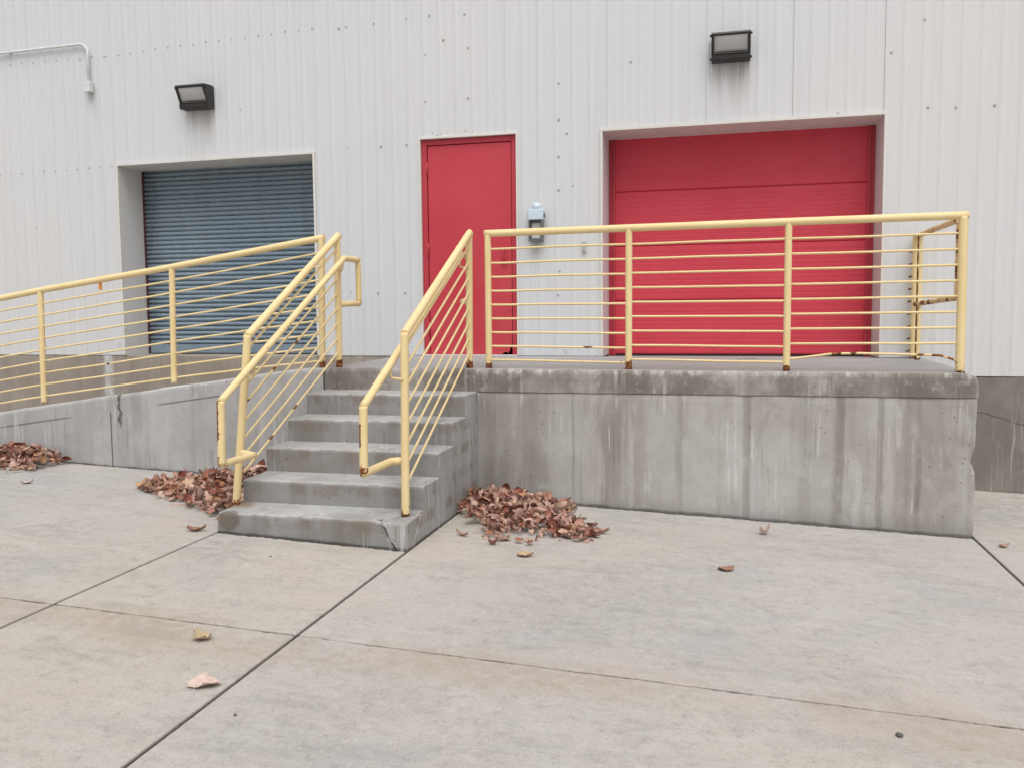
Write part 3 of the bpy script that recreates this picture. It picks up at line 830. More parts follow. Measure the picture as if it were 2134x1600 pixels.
# ------------------------------------------------------------------ stairs
stairs = empty('concrete_stairs', ((SL + SR) / 2, -D - 2.5 * T, gz(-2.4, -2.5)), 'worn grey concrete steps between two sloping yellow railings, bottom corner cracked', 'stairs')
def step_bm(k):
    yf = -D - k * T; yb = -D - (k - 1) * T
    zt = STEP_Z[k - 1]
    xs = [SL] + [SL + 0.006] + span(SL + 0.03, SR - 0.03, 0.035) + [SR - 0.006] + [SR]
    sec = []
    for x in xs:
        zb = gz(x, yf) - 0.06
        e = 0.007 if x in (SL, SR) else (0.002 if x in (xs[1], xs[-2]) else 0.0)
        pr = []
        n = 7
        for j in range(n): pr.append((yf + e * 0.8, zb + (zt - 0.03 - zb) * j / n))
        for j in range(6):
            a = j / 5 * math.pi / 2
            pr.append((yf + 0.022 * (1 - math.cos(a)) + e * 0.8, zt - 0.024 + 0.024 * math.sin(a) - e))
        for q in (0.10, 0.2): pr.append((yf + q, zt - e + 0.001))
        pr.append((yb, zt - e + 0.002))
        pr.append((yb, zb))
        row = []
        for (y, z) in pr:
            p = Vector((x, y, z))
            a = 0.0055 if abs(z - zt) < 0.04 and y < yf + 0.05 else 0.0025
            w = Vector((0, nz(p, 12, k) * a + nz(p, 2.5, k + 3) * 0.004, nz(p, 9, k + 1) * a * 0.8))
            if y >= yb - 1e-6: w = Vector((0, 0, 0))
            if (x == SR or x == SL) and z > zt - 0.06: w.x = (-1 if x == SR else 1) * abs(nz(p, 13, 3)) * 0.012
            row.append(p + w)
        sec.append(row)
    return fix(loft(sec))
def riser_faces(o):        # upright fronts get a darker concrete, overhead-light shade painted into the colour
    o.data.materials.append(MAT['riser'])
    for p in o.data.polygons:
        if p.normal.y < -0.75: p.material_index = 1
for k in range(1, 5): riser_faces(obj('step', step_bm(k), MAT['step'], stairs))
A, B_, Cc = Vector((-2.003, YF, 0.239)), Vector((SR, -3.035, 0.239)), Vector((-1.905, YF, 0.075))
nrm = (B_ - A).cross(Cc - A).normalized()
if nrm.x < 0: nrm = -nrm
def half(sign):
    bm = step_bm(5)
    bmesh.ops.subdivide_edges(bm, edges=[e_ for e_ in bm.edges if e_.calc_length() > 0.05 and (e_.verts[0].co.x + e_.verts[1].co.x) / 2 > -2.1], cuts=2, use_grid_fill=True)
    r_ = bmesh.ops.bisect_plane(bm, geom=bm.verts[:] + bm.edges[:] + bm.faces[:], plane_co=A + nrm * (0.0065 * sign), plane_no=nrm, clear_outer=sign < 0, clear_inner=sign > 0)
    cut = [g for g in r_['geom_cut'] if isinstance(g, bmesh.types.BMEdge)]
    sd = bmesh.ops.subdivide_edges(bm, edges=[e_ for e_ in cut if e_.calc_length() > 0.012], cuts=3)
    cv = set(v for e_ in bm.edges if e_.is_boundary for v in e_.verts if abs((v.co - A).dot(nrm) - 0.0065 * sign) < 0.002)
    for v in cv:
        v.co += nrm * (0.020 * nz(v.co, 13, 3) + 0.011 * nz(v.co, 42, 8) + 0.002 * sign)
    bmesh.ops.holes_fill(bm, edges=[e_ for e_ in bm.edges if e_.is_boundary], sides=0)
    return bm
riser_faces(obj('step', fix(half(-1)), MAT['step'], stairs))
bm = half(1)
for v in bm.verts: v.co += Vector((0.006, -0.005, -0.009))
obj('broken_corner', fix(bm), MAT['step'], stairs, label='cracked loose corner of the bottom step')

# ------------------------------------------------------------------ ramp
ramp = empty('concrete_ramp', (-6, -D / 2, gz(-6, -1)), 'long grey concrete ramp wall sloping down to the left under its yellow railing', 'ramp')
NOSE = [(-11.5, -0.105), (-6.222, 0.640), (-5.753, 0.712), (-5.031, 0.809), (-4.655, 0.861), (-3.931, 0.958), (-3.582, 1.004), (-3.36, 1.033), (-3.2, 1.043), (SL - 0.004, 1.044)]
def nose(x):
    for (a, za), (b, zb) in zip(NOSE, NOSE[1:]):
        if a <= x <= b: return za + (zb - za) * (x - a) / (b - a)
    return NOSE[-1][1]
X0 = -10.2
xs = span(X0, SL - 0.008, 0.045)
sec = []
for x in xs:
    zt = nose(x) + 0.004 * nz((x, 0, 0), 3, 2); zb = gz(x, -D) - 0.08
    zt = max(zt, zb + 0.1)
    pr = []
    n = 10
    for j in range(n): pr.append((0.0, zb + (zt - 0.03 - zb) * j / n))
    pr += [(0.0, zt - 0.03), (0.003, zt - 0.014), (0.012, zt - 0.004), (0.024, zt), (0.145, zt + 0.002), (0.156, zt - 0.008), (0.156, zb)]
    row = []
    for y, z in pr:
        p = Vector((x, -D + y, z))
        a = 0.0045 if z > zt - 0.05 else 0.0025
        if y < 0.1: p += Vector((0, nz(p, 10, 2) * a + 0.004 * nz(p, 2.2, 6), nz(p, 12, 5) * a * (1 if z > zt - 0.06 else 0)))
        # spalled crack
        if y < 0.03 and z > 0.5 and abs(x + 5.0) < 0.05: p.y += 0.012 * max(0, nz(p, 20, 4)) 
        row.append(p)
    sec.append(row)
obj('ramp_wall', fix(loft(sec)), MAT['ramp'], ramp)
sec = []
for x in span(X0, SL - 0.008, 0.2):
    zt = nose(x) - 0.075
    if x > -3.4: zt = nose(x) - 0.075 * max(0, min(1, (-3.14 - x) / 0.26))  - 0.004
    zb = gz(x, -1) - 0.15
    zt = max(zt, zb + 0.05)
    sec.append([(x, -D + 0.158, zb), (x, -D + 0.158, zt), (x, 0.0, zt + 0.01), (x, 0.0, zb)])
obj('ramp_slab', fix(loft(sec)), MAT['rampslab'], ramp)

# ------------------------------------------------------------------ railings
PR, TR, BRR = 0.0248, 0.0270, 0.0080
def base_rust(z0, amt=0.62, ht=0.13, side=None):
    def f(p, nr):
        k = max(0.0, 1 - (p.z - z0) / (ht * (0.75 + 0.5 * nz(p, 16, 3)))) * amt * 0.8
        if p.z - z0 < 0.012: k = max(k, amt)
        return k
    return f
def spots_rust(lst):
    def f(p, nr):
        k = 0.0
        for (q, rad, am) in lst:
            k = max(k, am * max(0.0, 1 - (p - Vector(q)).length / rad))
        return k
    return f
def post(parent, base, top_, r=PR, amt=0.62, extra=None):
    b0 = base_rust(base[2], amt)
    def f(p, nr):
        k = b0(p, nr)
        if extra: k = max(k, extra(p, nr))
        return k
    bm = tb([base, top_], r, step=0.018, rust=f, seg=14)
    return obj('post', bm, MAT['rail'], parent)

# front dock railing with the broken return on the right end
YR = -D + 0.13
P = [-1.7723, -0.6979, 0.4206, 1.5422]
RH = [1.026, 1.036, 1.046, 1.054]
dr = empty('dock_railing', (0, YR, deck(0, YR)), 'cream yellow railing on the dock edge before the red overhead door', 'railing')
tops = [Vector((x, YR, deck(x, YR) + h)) for x, h in zip(P, RH)]
for i, x in enumerate(P):
    z0 = deck(x, YR) - 0.002
    post(dr, (x + (0.006 if i == 3 else 0), YR, z0), (x, YR, tops[i].z - (0.006 if i in (0, 3) else 0.0)), PR if i < 3 else 0.03, 0.72 if i < 3 else 0.45)
a0 = tops[0] + Vector((-PR, 0, 0)); a1 = tops[3] + Vector((0.03, 0, 0))
obj('top_rail', tb([a0] + tops[1:3] + [a1], TR, step=0.05, rust=spots_rust([((1.2, YR, 2.1), 0.03, .3), ((1.36, YR, 2.1), .03, .35), ((0.2, YR, 2.1), .03, .28)])), MAT['rail'], dr)
for s in range(3):
    for k in range(9):
        oa = 0.117 + k * 0.1055
        pa = Vector((P[s], YR, tops[s].z - oa)); pb = Vector((P[s + 1], YR, tops[s + 1].z - oa - 0.003 * k * (1 if s < 2 else 0)))
        rust = None
        if s == 2 and k == 8:
            zz = pa.z
            pts = [pa, (0.46, YR, zz + .0), (0.728, YR, zz + 0.036), (0.902, YR, zz + 0.04), (1.318, YR, zz + 0.03), (1.424, YR, zz + 0.026), (1.53, YR, zz - 0.008)]
            rust = spots_rust([((0.75, YR, zz + .036), .05, .8), ((0.86, YR, zz + .04), .035, .75), ((1.30, YR, zz + .03), .03, .75), ((1.41, YR, zz + .027), .05, .9), ((1.49, YR, zz), .05, .6)])
            bm = tb(pts, BRR, seg=8, step=0.03, rust=rust)
        else:
            if s == 0 and k == 7: rust = spots_rust([((-1.02, YR, pa.z), .03, .85)])
            if s == 1 and k == 6: rust = spots_rust([((0.1, YR, pa.z), .02, .6)])
            if s == 0 and k == 8: rust = spots_rust([((-1.3 + .13 * q, YR, pa.z), .05, .5) for q in range(5)])
            bm = tb([pa, pb], BRR, seg=8, step=0.06, rust=rust, wob=0.004)
        obj('rail_bar', bm, MAT['rail'], dr, True)
# return along the right edge
xr = 1.555
zr = tops[3].z
rs = lambda p, nr: 0.14 + 0.5 * max(0, nz(p, 7, 3))
obj('return_rail', tb([(xr, YR + 0.03, zr - 0.012), (xr, 0.02 - 0.06, zr - 0.005)], 0.0225, step=0.03, rust=rs), MAT['rail'], dr, label='rust spotted rail running back to the wall')
obj('return_rail', tb([(xr, YR + 0.03, zr - 0.545), (xr, -0.10, zr - 0.575)], 0.02, step=0.02, rust=lambda p, nr: 0.2 + 0.6 * max(0, nz(p, 9, 5))), MAT['rail'], dr, label='badly rusted lower rail running back to the wall')
obj('return_upright', tb([(xr - 0.02, YR + 0.085, zr - 0.02), (xr - 0.02, YR + 0.085, zr - 0.55)], 0.017, step=0.02, rust=lambda p, nr: 0.15 + 0.75 * max(0, nz((0, 0, p.z), 11, 2))), MAT['rail'], dr)
zb = deck(xr, -0.1)
post(dr, (xr, -0.235, zb), (xr, -0.235, zr - 0.0), 0.021, 0.5, lambda p, nr: 0.62 if nr.x < -0.55 else 0.1)
post(dr, (xr, -0.055, zb), (xr, -0.055, zr - 0.01), 0.025, 0.45, lambda p, nr: 0.1)
for k in range(9):
    z = zr - 0.13 - k * 0.105
    obj('bar_stub', tb([(xr - 0.024, -0.05, z), (xr - 0.05, -0.07, z - 0.006)], BRR, seg=8, rust=lambda p, nr: 0.6), MAT['rail'], dr, True)

# ramp railing
YRr = -D + 0.10
rr = empty('ramp_railing', (-5, YRr, nose(-5)), 'cream yellow railing sloping along the ramp before the blue door', 'railing')
RP = [(-8.6, 0.313, 1.30), (-7.20, 0.512, 1.497), (-5.843, 0.722, 1.706), (-4.526, 0.916, 1.879), (-3.157, 1.046, 2.078)]
RTOP = []
for i, (x, zb, zt) in enumerate(RP):
    t_ = Vector((x + 0.02 if i > 1 else x, YRr, zt))
    RTOP.append(t_)
    post(rr, (x, YRr, max(zb, nose(x)) - 0.004), (t_.x, YRr, zt - (0.008 if i == 4 else 0)), PR, 0.4 if i < 3 else (0.05 if i == 3 else 0.85))
obj('top_rail', tb(RTOP[:-1] + [RTOP[-1] + Vector((PR, 0, 0.004))], TR, step=0.06, rust=spots_rust([((-4.9, YRr, 1.82), .05, .2)])), MAT['rail'], rr)
for s in range(4):
    for k in range(9):
        o1 = 0.112 + k * 0.1015
        pa = RTOP[s] - Vector((0.0, 0, o1)); pb = RTOP[s + 1] - Vector((0.0, 0, o1 + (0.006 * k if s == 3 else 0)))
        rust = spots_rust([(((pa + pb) / 2)[:], .03, .8)]) if (s, k) == (2, 6) else None
        obj('rail_bar', tb([pa, pb], BRR, seg=8, step=0.06, wob=0.005, rust=rust), MAT['rail'], rr, True)

# stair railings
def stair_railing(label, low, low_t, upb, up_t, hx, side, hl, hu, lowret, rust_low):
    root = empty('stair_railing', upb, label, 'railing', 'sloping railings on the concrete steps')
    low, low_t, upb, up_t = map(Vector, (low, low_t, upb, up_t))
    post(root, low, low_t - Vector((0, 0, 0.006)), 0.0255, 0.5)
    post(root, upb, up_t - Vector((0, 0, 0.006)), 0.0265, 0.95)
    dd = (up_t - low_t).normalized()
    obj('top_rail', tb([low_t - Vector((0, 0, 0.012)) - dd * 0.006, up_t + dd * 0.012, up_t + Vector((0, 0.03, -0.004))], TR, step=0.05, rust=spots_rust([((low_t.lerp(up_t, .62))[:], .03, .35)])), MAT['rail'], root)
    n = 8
    for k in range(n):
        o_l = 0.10 + k * 0.1205; o_u = 0.095 + k * 0.1165
        tl = (low_t.z - o_l - low.z) / (low_t.z - low.z); tu = (up_t.z - o_u - upb.z) / (up_t.z - upb.z)
        pa = low.lerp(low_t, tl); pb = upb.lerp(up_t, tu)
        rust = None
        if side > 0 and k in (3, 7): rust = spots_rust([((pa.lerp(pb, .03))[:], .05, .8), ((pa.lerp(pb, .28))[:], .04, .8), ((pa.lerp(pb, .55))[:], .03, .6), ((pa.lerp(pb, .5))[:], .03, .8)])
        obj('rail_bar', tb([pa, pb + dd * 0.018], BRR, seg=8, step=0.05, rust=rust, wob=0.002), MAT['rail'], root, True)
    # inner handrail: bent loop at both ends
    hl, hu = Vector(hl), Vector(hu)
    yl = lowret[0]; zl = lowret[1]
    obj('handrail', tb([hl, hu, hu + Vector((0.012 * side, 0.245, 0.0))], 0.0235, step=0.04, rust=spots_rust([((hl.lerp(hu, .3))[:], .05, .25)])), MAT['rail'], root, True)
    obj('handrail_end', tb([hl + Vector((0, 0, 0.0)), (hl.x, hl.y - 0.012, zl + 0.0)], 0.0245, step=0.015, rust=rust_low), MAT['rail'], root, True)
    obj('handrail_return', tb([(hl.x, hl.y - 0.02, zl), (hx, yl, zl), (low.x + (low_t.x - low.x) * .3, yl + 0.05, zl + 0.004)], 0.0235, step=0.03, rust=spots_rust([((hl.x, hl.y, zl - .02), .07, .45)])), MAT['rail'], root, True)
    e1 = hu + Vector((0.012 * side, 0.245, 0))
    zb = zl + (hu.z - hl.z) + 0.02
    obj('handrail_end', tb([e1 + Vector((0, 0, 0.0)), (e1.x, e1.y, hu.z - 0.355)], 0.0225, step=0.04), MAT['rail'], root, True)
    obj('handrail_return', tb([(e1.x, e1.y + 0.004, hu.z - 0.355), (e1.x, upb.y + 0.06, hu.z - 0.358), (upb.x, upb.y + 0.015, hu.z - 0.36)], 0.0225, step=0.04), MAT['rail'], root, True)
    for fr_, pb_, pt_ in ((0.0, low, low_t), (1.0, upb, up_t)):
        py = pb_.y + (0.03 if fr_ else 0.02)
        tt = (py - hl.y) / (hu.y - hl.y)
        hp = hl.lerp(hu, max(0.05, min(0.985, tt)))
        z_ = hp.z - 0.085
        px = pb_.x + (pt_.x - pb_.x) * 0.6
        obj('handrail_bracket', tb([hp + Vector((0, 0, -0.02)), (hp.x, hp.y, z_ + 0.02), (hp.x - side * 0.012, hp.y, z_), (px, pb_.y, z_ - 0.004)], 0.0075, seg=8), MAT['rail'], root, True)
    return root
def rl_left(p, nr):
    k = 0.12
    if nr.x < -0.25 and p.z > 0.66: k = 0.62 * min(1, (p.z - 0.60) / 0.2)
    if nr.x < 0.2 and p.z < 0.62: k = 0.3
    return k
def rl_right(p, nr):
    k = 0.06
    if nr.x < -0.3 and 0.72 < p.z < 0.85: k = 0.5
    if p.z < 0.60: k = 0.38
    return k
stair_railing('cream yellow stair railing left of the steps, long rust on its handrail end', (-3.102, -3.075, 0.2365), (-2.995, -3.05, 1.345), (-3.012, -1.66, deck(-3, -1.66) - .002), (-3.012, -1.645, 2.087), -2.95, 1, (-2.95, -3.452, 0.952), (-2.95, -1.66, 1.914), (-3.11, 0.572), rl_left)
stair_railing('cream yellow stair railing on the right of the steps beside the dock wall', (-1.897, -3.15, 0.2365), (-1.897, -3.11, 1.357), (-1.931, -1.625, deck(-1.9, -1.6) - .002), (-1.931, -1.60, 2.082), -1.985, -1, (-1.985, -3.548, 0.948), (-1.985, -1.642, 1.921), (-3.15, 0.568), rl_right)

# orange tag hanging from the ramp rail
bm = bx(-5.226, -5.196, YRr - 0.006, YRr + 0.006, 1.70, 1.775, 0.005)
o = obj('hanging_tag', bm, MAT['orange']); tag(o, 'small orange plastic tag hanging under the sloping ramp rail', 'tag')

# ------------------------------------------------------------------ lamps, conduit, boxes on the wall
def wall_lamp(x, z, label, tabs, ry=0.0):
    root = empty('wall_lamp', (x, 0, z), label, 'wall light', 'dark wall lamps over the doors')
    w = 0.165
    # side outline, mounted against the wall, face leaning out at the top
    prof = [(-0.012, -0.112), (-0.012, 0.112), (-0.05, 0.118), (-0.188, 0.106), (-0.196, 0.090), (-0.116, -0.062), (-0.128, -0.072), (-0.124, -0.104), (-0.11, -0.114)]
    bm = bmesh.new()
    # frame built as shell: two cheeks, roof, back and lower lip leave the slanted face open
    for s0, s1 in ((x - w, x - w + 0.022), (x + w - 0.022, x + w)):
        loft([[(s, y, z + q) for y, q in prof] for s in (s0, s1)], bm=bm)
    mid = (x - w + 0.0215, x + w - 0.0215)
    for pr in ([(-0.012, 0.085), (-0.012, 0.1115), (-0.05, 0.1175), (-0.188, 0.1055), (-0.1955, 0.0895), (-0.184, 0.078)],
               [(-0.012, -0.1115), (-0.012, -0.055), (-0.10, -0.055), (-0.1165, -0.0625), (-0.1275, -0.0725), (-0.1235, -0.1035), (-0.1095, -0.1135)],
               [(-0.012, -0.0545), (-0.012, 0.0845), (-0.045, 0.0845), (-0.045, -0.0545)]):
        loft([[(s, y, z + q) for y, q in pr] for s in mid], bm=bm)
    obj('housing', fix(bm), MAT['black'], root)
    # glass: slightly bulging pane set into the slanted face
    bm = bmesh.new()
    a, b = Vector((0, -0.1835, 0.077)), Vector((0, -0.1085, -0.056))
    nrm_ = Vector((0, -(a - b).z, (a - b).y)).normalized()
    rows = []
    for i in range(9):
        row = []
        for j in range(13):
            u_, v_ = i / 8, j / 12
            p = b.lerp(a, u_)
            bul = 0.014 * (1 - abs(2 * u_ - 1) ** 3) * (1 - abs(2 * v_ - 1) ** 4)
            q = p + nrm_ * (bul - 0.006)
            row.append(bm.verts.new((x - w + 0.023 + v_ * (2 * w - 0.046), q.y, z + q.z)))
        rows.append(row)
    for r0, r1 in zip(rows, rows[1:]):
        for j in range(12): bm.faces.new((r0[j], r0[j + 1], r1[j + 1], r1[j]))
    fix(bm)
    o = obj('lens', bm, MAT['lens'], root, True)
    o.matrix_parent_inverse = Matrix.Translation(-root.location)
    # reflector ledge seen through the lower edge
    obj('lens_ledge', bx(x - w + 0.03, x + w - 0.03, -0.132, -0.120, z - 0.050, z - 0.044), MAT['black'], root)
    for sx in (-1, 1):
        for zz in (0.085, -0.095) if tabs else (0.08,):
            yq = -0.17 if zz > 0 else -0.105
            obj('lug', bx(x + sx * w - 0.002 if sx > 0 else x - w - 0.014, x + w + 0.014 if sx > 0 else x - w + 0.002, yq - 0.008, yq + 0.008, z + zz - 0.009, z + zz + 0.009, 0.003), MAT['black'], root)
    for dx in (-0.1, 0.02):
        obj('cap_screw', tb([(x + dx, -0.13, z + 0.108), (x + dx, -0.13, z + 0.12)], 0.012, seg=8), MAT['black'], root)
    obj('mounting_plate', bx(x - 0.1, x + 0.1, -0.022, -0.0005, z - 0.085, z + 0.085, 0.003), MAT['black'], root)
wall_lamp(0.017, 3.762, 'dark wall lamp with grey glass above the red overhead door', True)
wall_lamp(-5.262, 3.688, 'dark wall lamp with grey glass above the blue rolling door', False)

con = empty('conduit', (-6.56, -0.02, 3.84), 'thin white pipe bending down into a small box, high on the wall', 'conduit')
arc = [(-6.66 + 0.1 * math.sin(t_), -0.034, 4.243 + 0.1 * math.cos(t_)) for t_ in [i * math.pi / 16 for i in range(9)]]
obj('pipe', tb([(-9.5, -0.034, 4.30), (-7.7, -0.034, 4.328)] + arc + [(-6.56, -0.034, 3.93)], 0.0135, seg=10), MAT['pipe'], con, True)
obj('junction_box', bx(-6.602, -6.518, -0.075, -0.0185, 3.838, 3.945, 0.004), MAT['pipe'], con)
for x in (-7.55, -8.8): obj('pipe_strap', bx(x - 0.012, x + 0.012, -0.0505, -0.0045, 4.295 + (x + 8.8) * .0156, 4.34 + (x + 8.8) * .0156, 0.003), MAT['pipe'], con)

bxr = empty('electrical_box', (-1.735, -0.02, 2.14), 'pale blue and dark grey electrical box on the wall between the red doors', 'electrical box')
obj('hub', tb([(-1.73, -0.06, 2.425), (-1.73, -0.06, 2.492)], 0.038, seg=16), MAT['palebox'], bxr, True)
obj('cover', bx(-1.802, -1.660, -0.105, -0.0185, 2.337, 2.435, 0.008), MAT['palebox'], bxr)
for sx, x in ((-1, -1.8075), (1, -1.6545)): obj('latch', bx(x - 0.005, x + 0.005, -0.07, -0.04, 2.36, 2.40, 0.002), MAT['greybox'], bxr)
bm = bmesh.new()
box(bm, -1.800, -1.784, -0.10, -0.0185, 2.140, 2.3365); box(bm, -1.684, -1.668, -0.10, -0.0185, 2.140, 2.3365)
box(bm, -1.7835, -1.6845, -0.10, -0.0185, 2.140, 2.158); box(bm, -1.7835, -1.6845, -0.055, -0.019, 2.1585, 2.3365)
obj('casing', bm, MAT['greybox'], bxr)
obj('label_plate', bx(-1.778, -1.695, -0.062, -0.056, 2.168, 2.21), MAT['label'], bxr)
obj('window', bx(-1.776, -1.692, -0.064, -0.056, 2.225, 2.31, 0.003), MAT['lens'], bxr)
dp = bx(-1.305, -1.273, -0.034, -0.003, 2.035, 2.130, 0.004)
o = obj('wall_plate', dp, MAT['midgrey']); tag(o, 'tiny grey plate on the white wall left of the red overhead door', 'wall plate')

# ------------------------------------------------------------------ dry leaves
def leaf_bm(L, W, curl, fold, lobes, seed, stem=True, nu=8, nv=6, twist=0.0):
    bm = bmesh.new()
    lay = bm.verts.layers.float.new('tone')
    g = []
    for i in range(nu + 1):
        u = i / nu
        prof = math.sin(math.pi * min(1, (u * 0.94 + 0.03)) ** 0.75) ** 0.85
        prof *= 1 + lobes * 0.35 * math.cos(u * math.pi * 5 + seed) * (1 if 0 < i < nu else 0)
        row = []
        for j in range(nv + 1):
            v = j / nv * 2 - 1
            hw = W * 0.5 * prof * (1 + 0.12 * nz((i, v * 2, seed), 1.3))
            x = (u - 0.5) * L * (1 - 0.1 * abs(v) * lobes)
            y = v * hw
            z = curl * L * ((u - 0.45) ** 2 * 2.2) + fold * W * (abs(v) ** 1.6) * 0.5 + 0.05 * L * nz((u * 3, v * 2, seed), 1.6) + twist * (u - .5) * v * W
            p = bm.verts.new((x, y, z)); row.append(p)
        g.append(row)
    for i in range(nu):
        for j in range(nv):
            f = bm.faces.new((g[i][j], g[i + 1][j], g[i + 1][j + 1], g[i][j + 1])); f.smooth = True
    if stem:
        p0 = g[0][nv // 2].co
        pts = [p0, p0 + Vector((-0.25 * L, 0.03 * L, 0.01)), p0 + Vector((-0.5 * L, 0.1 * L, -0.005))]
        r_ = 0.0012
        rings = []
        for p in pts:
            rings.append([bm.verts.new(p + Vector(o_)) for o_ in ((0, r_, 0), (0, -r_, 0), (0, 0, r_ * 1.5))])
        for a, b in zip(rings, rings[1:]):
            for k in range(3): bm.faces.new((a[k], a[(k + 1) % 3], b[(k + 1) % 3], b[k]))
    return bm
def leaf_mesh(name, mat, *a, **k):
    bm = leaf_bm(*a, **k); me = bpy.data.meshes.new(name); bm.normal_update(); bm.to_mesh(me); bm.free()
    me.materials.append(mat)
    return me
LEAVES = [leaf_mesh('leaf', MAT['leaf'], 0.105, 0.075, 0.25, 0.3, 0.4, 1, stem=False),
          leaf_mesh('leaf', MAT['leaf'], 0.09, 0.055, 0.5, 0.6, 0.3, 2, stem=False, twist=.3),
          leaf_mesh('leaf', MAT['leaf'], 0.125, 0.06, 0.35, 0.9, 0.3, 3, stem=True),
          leaf_mesh('leaf', MAT['leaf'], 0.085, 0.07, 0.15, 0.4, 0.7, 4, stem=False, twist=-.4),
          leaf_mesh('leaf', MAT['leaf'], 0.11, 0.095, 0.2, 0.2, 0.8, 5, stem=True),
          leaf_mesh('leaf', MAT['leaf'], 0.11, 0.032, 0.5, 1.3, 0.0, 6, stem=False, twist=.5)]

def rand_rot(rng, tilt):
    return Matrix.Rotation(rng.uniform(0, 6.283), 4, 'Z') @ Matrix.Rotation(rng.gauss(0, tilt), 4, 'X') @ Matrix.Rotation(rng.gauss(0, tilt), 4, 'Y') @ (Matrix.Rotation(math.pi, 4, 'X') if rng.random() < 0.4 else Matrix.Identity(4))
def leaf_pile(label, centre, hfun, sampler, n_obj, n_stuff, seed):
    rng = random.Random(seed)
    root = empty('leaf_pile', (centre[0], centre[1], gz(*centre)), label, 'leaf pile', 'leaf piles against the concrete')
    # the mass beneath, one joined part
    bm = bmesh.new()
    lay = bm.verts.layers.float.new('tone')
    small = [leaf_bm(L * 0.9, W, cu, fo, lo, sd, stem=False, nu=4, nv=3) for L, W, cu, fo, lo, sd in ((0.085, .06, .35, .4, .4, 1), (.07, .035, .6, .9, .2, 2), (.1, .04, .35, 1.0, .1, 3), (.06, .05, .3, .3, .6, 4), (0.06, 0.018, 0.6, 1.0, 0, 5))]
    src = []
    for b in small:
        b.verts.ensure_lookup_table(); b.verts.index_update()
        src.append(([v.co.copy() for v in b.verts], [[v.index for v in f.verts] for f in b.faces])); b.free()
    for i in range(n_stuff):
        x, y = sampler(rng)
        if i % 28 == 0:
            x += rng.gauss(0, 0.12); y -= abs(rng.gauss(0, 0.12))
        h = hfun(x, y)
        z = gz(x, y) + 0.006 + h * rng.random() ** 0.5
        m = Matrix.Translation((x, y, z)) @ rand_rot(rng, 0.3 + 0.5 * min(1, h / 0.06)) @ Matrix.Scale(rng.choice((0.4, 0.55, 0.7, 0.85, 1.0, 1.15)) * rng.uniform(0.9, 1.1), 4)
        vs0, fs0 = src[rng.randrange(len(src))]
        tone = rng.random()
        nv = []
        for p in vs0:
            q = m @ p
            q.z = max(q.z, gz(q.x, q.y) + 0.0015)
            if q.y > -D - 0.004: q.y = -D - 0.004
            if centre[0] > -2 and q.x < SR + 0.004: q.x = SR + 0.004
            if -4.5 < centre[0] < -2 and q.x > SL - 0.004 and q.y > YF: q.x = SL - 0.004
            v = bm.verts.new(q); v[lay] = tone; nv.append(v)
        for f in fs0:
            q = bm.faces.new([nv[k] for k in f]); q.smooth = True
    o = obj('leaf_litter', bm, MAT['leaf'], root); o['kind'] = 'stuff'
    for i in range(n_obj):
        x, y = sampler(rng)
        x = centre[0] + (x - centre[0]) * 0.97; y = centre[1] + (y - centre[1]) * 0.97
        y = min(y, -D - 0.05)
        if centre[0] > -2: x = max(x, SR + 0.05)
        if -4.5 < centre[0] < -2 and y > YF - .03: x = min(x, SL - 0.05)
        h = hfun(x, y)
        z = gz(x, y) + 0.010 + h * rng.uniform(0.85, 1.12)
        l = bpy.data.objects.new('leaf', LEAVES[rng.randrange(len(LEAVES))])
        C.objects.link(l)
        l.parent = root
        l.matrix_parent_inverse = Matrix.Translation(-root.location)
        l.matrix_basis = Matrix.Translation((x, y, z)) @ rand_rot(rng, 0.28 + 0.42 * min(1, h / 0.06)) @ Matrix.Scale(rng.choice((0.5, 0.65, 0.8, 0.95, 1.15)) * rng.uniform(0.92, 1.08), 4)
    return root

def clampf(v): return max(0.0, min(1.0, v))
# right pile in the corner of stairs and dock, tailing off to the right
def h_right(x, y):
    dx, dy = (x + 1.52) / 0.42, (y + 2.18) / 0.46
    a = 0.135 * math.exp(-(dx * dx + dy * dy))
    t = (x + 1.2) / 0.34; s = (y + 2.55) / 0.22
    return a + 0.06 * math.exp(-(t * t + s * s))
def s_right(rng):
    if rng.random() < 0.66:
        while True:
            x = rng.gauss(-1.50, 0.21); y = rng.gauss(-2.16, 0.27)
            if x > SR + 0.02 and y < -D - 0.02 and y > -2.30 - 1.9 * (x - SR) and y > -2.9 and x < -1.10 + (y + 1.8) * -0.25: return x, y
    while True:
        x = -1.5 + 0.72 * rng.random() ** 1.5; y = rng.gauss(-2.62 + 0.08 * (x + 1.5), 0.12)
        if -1.56 < x < -0.80 and -2.98 + 0.5 * max(0, x + 1.3) < y < -2.25: return x, y
leaf_pile('heap of dry brown leaves in the corner right of the steps', (-1.45, -2.35), h_right, s_right, 95, 900, 3)
# middle pile left of the stairs
def h_mid(x, y):
    dx, dy = (x + 3.25) / 0.75, (y + 2.25) / 0.6
    return 0.19 * math.exp(-(dx * dx + dy * dy) * 1.2)
def s_mid(rng):
    while True:
        t = rng.random() ** 0.8
        x = -4.36 + 1.25 * t; y = -2.28 + rng.gauss(0, 0.12 + 0.30 * t) - 0.16 * t
        front = -2.42 - 0.72 * t
        if y > front and y < -D - 0.03 and x < SL - 0.015 and not (y > -1.98 and x < -3.75 - rng.random() * .3): return x, y
leaf_pile('widest heap of dry brown leaves, left of the steps', (-3.6, -2.4), h_mid, s_mid, 115, 1350, 5)
